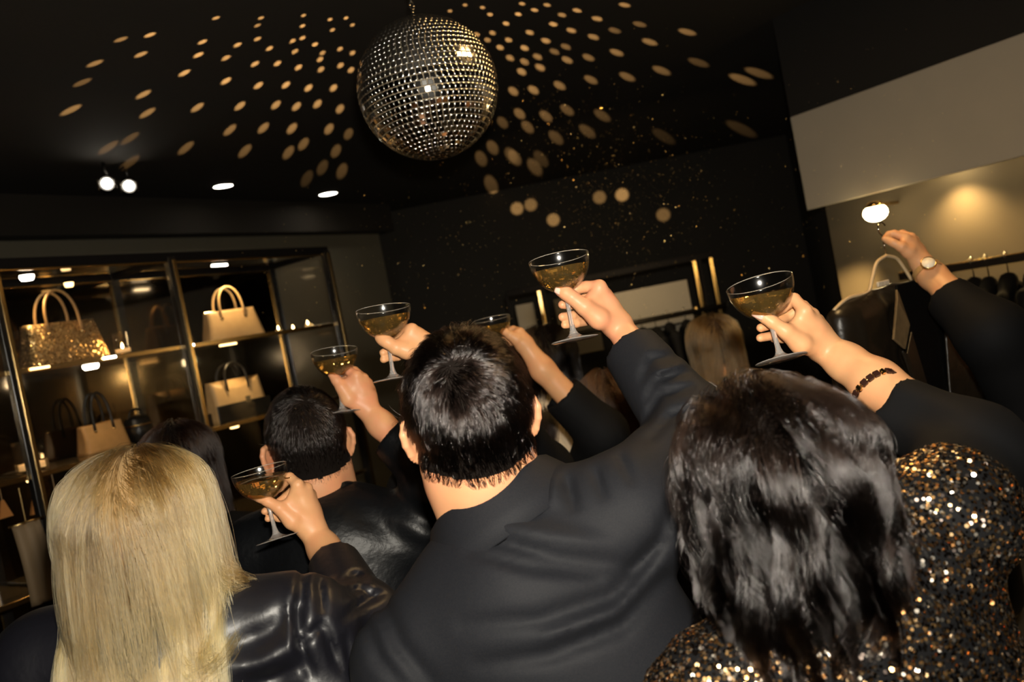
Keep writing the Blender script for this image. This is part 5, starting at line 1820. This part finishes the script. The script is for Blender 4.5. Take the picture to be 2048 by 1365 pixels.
MB().lathe([(0, 0.0032), (0.0138, 0.0026), (0.0138, 0.001), (0, 0.001)], 28, fc, face_n).build('watch_dial', mat('watch_dial', (0.85, 0.75, 0.6), 0.15), watch, smooth=True)

# ------------------------------------------------------------------ the raised champagne coupes
PROF_OUT = [(0, 0), (0.034, 0.0), (0.0365, 0.0008), (0.0365, 0.0018), (0.026, 0.0032), (0.014, 0.0062), (0.0075, 0.0115), (0.0048, 0.019), (0.0036, 0.030), (0.0034, 0.060),
            (0.0040, 0.074), (0.0058, 0.0815), (0.0110, 0.0858), (0.020, 0.0905), (0.030, 0.0980), (0.0385, 0.1085), (0.0440, 0.1200), (0.0468, 0.1310), (0.0475, 0.1400)]
PROF_IN = [(0.0464, 0.1400), (0.0457, 0.1312), (0.0429, 0.1205), (0.0375, 0.1095), (0.0292, 0.0993), (0.0194, 0.0920), (0.0105, 0.0875), (0.0, 0.0862)]


def smooth_prof(pr, n=3):
    out = [pr[0]]
    for i in range(len(pr) - 1):
        p0, p1, p2, p3 = pr[max(i - 1, 0)], pr[i], pr[i + 1], pr[min(i + 2, len(pr) - 1)]
        for k in range(1, n + 1):
            t = k / n
            out.append(tuple(0.5 * ((2 * p1[a]) + (-p0[a] + p2[a]) * t + (2 * p0[a] - 5 * p1[a] + 4 * p2[a] - p3[a]) * t * t + (-p0[a] + 3 * p1[a] - 3 * p2[a] + p3[a]) * t ** 3) for a in (0, 1)))
    return [(max(0.0, r), h) for r, h in out]


SO, SI = smooth_prof(PROF_OUT[3:]), smooth_prof(PROF_IN)
GLASS_PROF = PROF_OUT[:3] + SO + SI
GLASS_PROF[-1] = (0.0, GLASS_PROF[-1][1])


def coupe(rim, foot, d, ddz, width_px, label, fill=0.0245, hscale=None):
    top = U(rim[0], rim[1], d); bot = U(foot[0], foot[1], d + ddz)
    axis = nrm(top - bot)
    s = width_px / FPX * d / 0.095
    hs = np.linalg.norm(top - bot) / (0.14)
    root = empty('champagne_coupe', bot, label, 'glass', 'raised champagne coupes')
    prof = []
    for r, h in GLASS_PROF:
        # bowl keeps its proportions, the stem takes up the difference in height
        h2 = 0.14 * hs - (0.14 - h) * s if h > 0.0815 else h / 0.0815 * (0.14 * hs - (0.14 - 0.0815) * s)
        prof.append((r * s, h2))
    nb = len(PROF_OUT[:3]) + len(SO)
    zj = 0.14 * hs - (0.14 - 0.0845) * s
    zf = 0.011 / 0.0815 * (0.14 * hs - (0.14 - 0.0815) * s)
    ft = [q for q in prof[:nb] if q[1] <= zf]
    stm = [q for q in prof[:nb] if zf < q[1] <= zj]
    bw = [q for q in prof[:nb] if q[1] > zj] + prof[nb:]
    foot_o = MB().lathe(ft + [stm[0], (0.0, stm[0][1])], 40, bot, axis).build('foot', m_glass, root, smooth=True)
    MB().lathe([(0.0, stm[0][1])] + stm + [bw[0], (0.0, bw[0][1])], 24, bot, axis).build('stem', m_glass, root, smooth=True)
    MB().lathe([(0.0, bw[0][1] + 0.0002)] + bw, 56, bot, axis).build('bowl', m_bowl, root, smooth=True)
    rc = top - axis * 0.0002
    b1 = nrm(np.cross(axis, f_)); b2 = np.cross(axis, b1)
    MB().tube([rc + 0.04695 * s * (math.cos(t) * b1 + math.sin(t) * b2) for t in np.linspace(0, 2 * math.pi, 56, endpoint=False)], 0.00055, 8, closed=True).build('rim', m_rim, root, smooth=True)
    # the wine: the bowl's inside up to a level surface
    z0 = 0.14 * hs - 0.14 * s
    lp = [(max(0.0, r * s - 0.00035), z0 + h * s + 0.0003) for r, h in SI]
    mb = MB().lathe(lp, 48, bot, axis)
    bm = bmesh.new()
    vv = [bm.verts.new(v) for v in mb.v]
    for f in mb.f:
        try: bm.faces.new([vv[i] for i in f])
        except ValueError: pass
    lvl = bot + axis * (z0 + 0.14 * s) - axis * 0.0155 * s
    ups = nrm(zc)
    bmesh.ops.bisect_plane(bm, geom=bm.verts[:] + bm.edges[:] + bm.faces[:], plane_co=Vector(lvl), plane_no=Vector(ups), clear_outer=True)
    bmesh.ops.holes_fill(bm, edges=[e for e in bm.edges if e.is_boundary], sides=0)
    bmesh.ops.recalc_face_normals(bm, faces=bm.faces[:])
    bm.verts.index_update()
    w = mesh_obj('wine', [tuple(v.co) for v in bm.verts], [tuple(v.index for v in f.verts) for f in bm.faces], m_wine, root, smooth=False)
    bm.free()
    bub = MB()
    rr = random.Random(int(rim[0]))
    a1 = nrm(np.cross(axis, f_)); a2 = np.cross(axis, a1)
    for k in range(46):
        h = rr.uniform(0.092, 0.122)
        rmax = float(np.interp(h, [q[1] for q in SI[::-1]], [q[0] for q in SI[::-1]])) * s - 0.0015
        t = rr.uniform(0, 6.28); r = rmax * (rr.random() ** 0.4)
        p = bot + axis * (z0 + h * s) + r * (math.cos(t) * a1 + math.sin(t) * a2)
        if np.dot(p - lvl, ups) < -0.001:
            bub.ball(p, rr.uniform(0.0004, 0.0010), 6, 4)
    bub.build('bubbles', m_bubble, root, smooth=True, kind='stuff')
    return root


coupe((1117, 516), (1150, 681), 1.25, -0.012, 123, 'coupe held by the suited man, highest of the raised glasses in the middle')
coupe((1518, 566), (1563, 720), 1.15, -0.025, 132, 'coupe in the braceleted hand above the dark bob')
coupe((518, 940), (555, 1080), 1.38, -0.02, 110, 'coupe in the hand of the blond woman, lowest of the raised glasses')
coupe((668, 702), (686, 827), 1.65, -0.02, 93, 'coupe above the head of the man in black leather')
coupe((766, 617), (788, 760), 1.42, -0.01, 110, 'coupe raised just left of the suited man by a hand behind his head')
coupe((982, 638), (1005, 742), 2.0, -0.01, 78, 'coupe half hidden behind the hair of the suited man')

# ------------------------------------------------------------------ black leather coat on a hanger
ck = U(1772, 512, 1.93)
cax = nrm(np.array([-0.84, -0.54, 0.0]))     # towards the near shoulder
csd = nrm(np.cross(zc, cax))
if np.dot(csd, CAM - ck) < 0: csd = -csd
coat = empty('leather_coat', ck, 'black leather coat with wide lapels on a pale hanger held up at right', 'coat')
tip = hit(1668, 621, ck, csd); tipv = tip - ck
hw_c = float(np.dot(tipv, cax)); dz_c = tipv[2]
T = lambda a, z, n=0.0: ck + cax * a + zc * z + csd * n
hp = [T(0, 0), T(hw_c * 0.18, -0.012), T(hw_c * 0.30, -0.045), T(hw_c * 0.42, -0.075), T(hw_c * 0.75, dz_c * 0.80), T(hw_c, dz_c)]


def spl(pts, n=6):
    out = [pts[0]]
    for i in range(len(pts) - 1):
        p0, p1, p2, p3 = pts[max(i - 1, 0)], pts[i], pts[i + 1], pts[min(i + 2, len(pts) - 1)]
        for k in range(1, n + 1):
            t = k / n
            out.append(0.5 * (2 * p1 + (p2 - p0) * t + (2 * p0 - 5 * p1 + 4 * p2 - p3) * t * t + (3 * p1 - p0 - 3 * p2 + p3) * t ** 3))
    return out


mir = lambda p: ck + (p - ck) - 2 * cax * np.dot(p - ck, cax)
hp = spl(hp)
m_hanger = mat('pale_wood', (0.60, 0.44, 0.25), 0.35)
MB().tube([mir(p) for p in hp[::-1]] + hp[1:], 0.0042, 10).build('hanger', m_hanger, coat, smooth=True)
hk = [T(0, 0.0), T(0.0, 0.03), T(-0.004, 0.05)] + [T(-0.004 + 0.016 * math.sin(t), 0.066 - 0.016 * math.cos(t)) for t in np.linspace(0.3, 4.3, 10)]
MB().tube(hk, 0.0018, 8).build('hanger_hook', m_steel, coat, smooth=True)
F = Field(ck - np.array([0.42, 0.42, 1.05]), ck + np.array([0.42, 0.42, 0.02]), 0.008)
sl = lambda q, z: T(q * hw_c * 0.96, z)
F.chain([T(-hw_c * 0.96, dz_c - 0.022), T(-hw_c * 0.35, -0.105), T(0, -0.10), T(hw_c * 0.35, -0.105), T(hw_c * 0.96, dz_c - 0.022)], [0.020, 0.03, 0.03, 0.03, 0.020], 0.01, 0.02)
for q in range(26):
    t = q / 25
    z = -0.13 - 0.81 * t
    ww = hw_c * (0.80 + 0.28 * t)
    F.chain([T(-ww, z), T(ww, z)], [0.040, 0.040], 0.01, 0.03)
for q in (-1, 1):
    F.chain([sl(q, dz_c - 0.03), T(q * hw_c * 1.16, dz_c - 0.30, 0.03), T(q * hw_c * 1.20, dz_c - 0.58, 0.05)], [0.026, 0.040, 0.036], 0.02, 0.015)
# open front: a deep V between the lapels
for q in range(7):
    t = q / 6
    F.chain([T(-0.055 * (1 - t) - 0.006, -0.07 - 0.50 * t, 0.084), T(0.055 * (1 - t) + 0.006, -0.07 - 0.50 * t, 0.086)], [0.070 - 0.012 * t] * 2, 0, 0.008, sub=True)
F.displace(lambda X, Y, Z: 0.006 * np.sin(((X - ck[0]) * cax[0] + (Y - ck[1]) * cax[1]) * 62 + 1.5 * np.sin(Z * 9)) * np.clip((ck[2] - 0.18 - Z) * 6, 0, 1))
v, f = F.mesh()
m_coat = mat('coat_leather', (0.012, 0.0085, 0.005), 0.33, spec=0.6, bump=(30, 0.35, 0.006))
m_collar_lit = mat('coat_collar_lamplit', (0.13, 0.085, 0.038), 0.6, noise=(60, 0.6, (0.07, 0.045, 0.02)))  # brown painted in for golden lamplight on the black leather collar
mesh_obj('coat_body', v, f, m_coat, coat)


def flap(pts, m, name, t=0.006, off=0.052):
    """a lapel or collar leaf: outline points (a, z) or (a, z, n)"""
    P = [T(p[0], p[1], off + (p[2] if len(p) > 2 else 0)) for p in pts]
    Q = [p - csd * t for p in P]
    n = len(P)
    fs = [tuple(range(n)), tuple(range(2 * n - 1, n - 1, -1))] + [(i, n + i, n + (i + 1) % n, (i + 1) % n) for i in range(n)]
    o = mesh_obj(name, P + Q, fs, m, coat, smooth=False)
    md = o.modifiers.new('edge', 'BEVEL'); md.width = 0.002; md.segments = 2
    return o


flap([(-0.062, -0.07, -0.012), (0.062, -0.07, -0.012), (0.095, -0.16), (0.075, -0.34, 0.004), (0.0, -0.60, 0.004), (-0.075, -0.34, 0.004), (-0.095, -0.16)],
     mat('coat_void_lining', (0.002, 0.002, 0.002), 0.6, spec=0.1), 'void_lining', off=0.064)  # black lining sheet over the front, standing in for the opening's dark void
for q in (1, -1):
    flap([(q * 0.060, -0.075, -0.02), (q * 0.085, -0.10, -0.006), (q * 0.150, -0.185, 0.006), (q * 0.115, -0.215, 0.008), (q * 0.070, -0.165, 0.002)], m_collar_lit, 'collar', off=0.070)
    flap([(q * 0.072, -0.18), (q * 0.115, -0.225, 0.006), (q * 0.140, -0.215, 0.012), (q * 0.095, -0.38, 0.010), (q * 0.016, -0.56, 0.002), (q * 0.030, -0.40, 0.0)], m_coat, 'lapel', off=0.074)
lb = hit(1766, 567, ck + csd * 0.058, csd)
MB().box(lb, cax * 0.022, csd * 0.003, zc * 0.006, 0.002).build('neck_label', m_cream, coat)

# ------------------------------------------------------------------ gold glitter drifting in the flash
n = 2400
cen = [(1250, 400, 90, 90), (1120, 260, 110, 60), (1000, 430, 160, 60), (900, 560, 200, 80), (1400, 480, 160, 110), (1600, 300, 200, 140)]
wts = np.array([4, 2.2, 1.2, 1.5, 1.2, 0.8]); wts /= wts.sum()
V_ = np.empty((n, 4, 3))
for i in range(n):
    c = cen[RNG.choice(len(cen), p=wts)]
    d = RNG.uniform(2.35, 3.8)
    p = U(c[0] + RNG.normal(0, c[2]), c[1] + RNG.normal(0, c[3]), d)
    p[2] = min(p[2], CEIL - 0.03)
    a = nrm(RNG.normal(0, 1, 3)); b = nrm(np.cross(a, RNG.normal(0, 1, 3)))
    r = RNG.uniform(0.0008, 0.0019)
    V_[i] = [p + r * a, p + r * b, p - r * a, p - r * b]
m_glit = mat('gold_flake', (0.9, 0.62, 0.25), 0.35, metal=0.8)
gl = mesh_obj('gold_glitter', V_.reshape(-1, 3), np.arange(n * 4).reshape(n, 4), m_glit, None, smooth=False, kind='stuff')
tag(gl, 'fine gold glitter drifting in the dark air below the mirror ball', 'glitter')
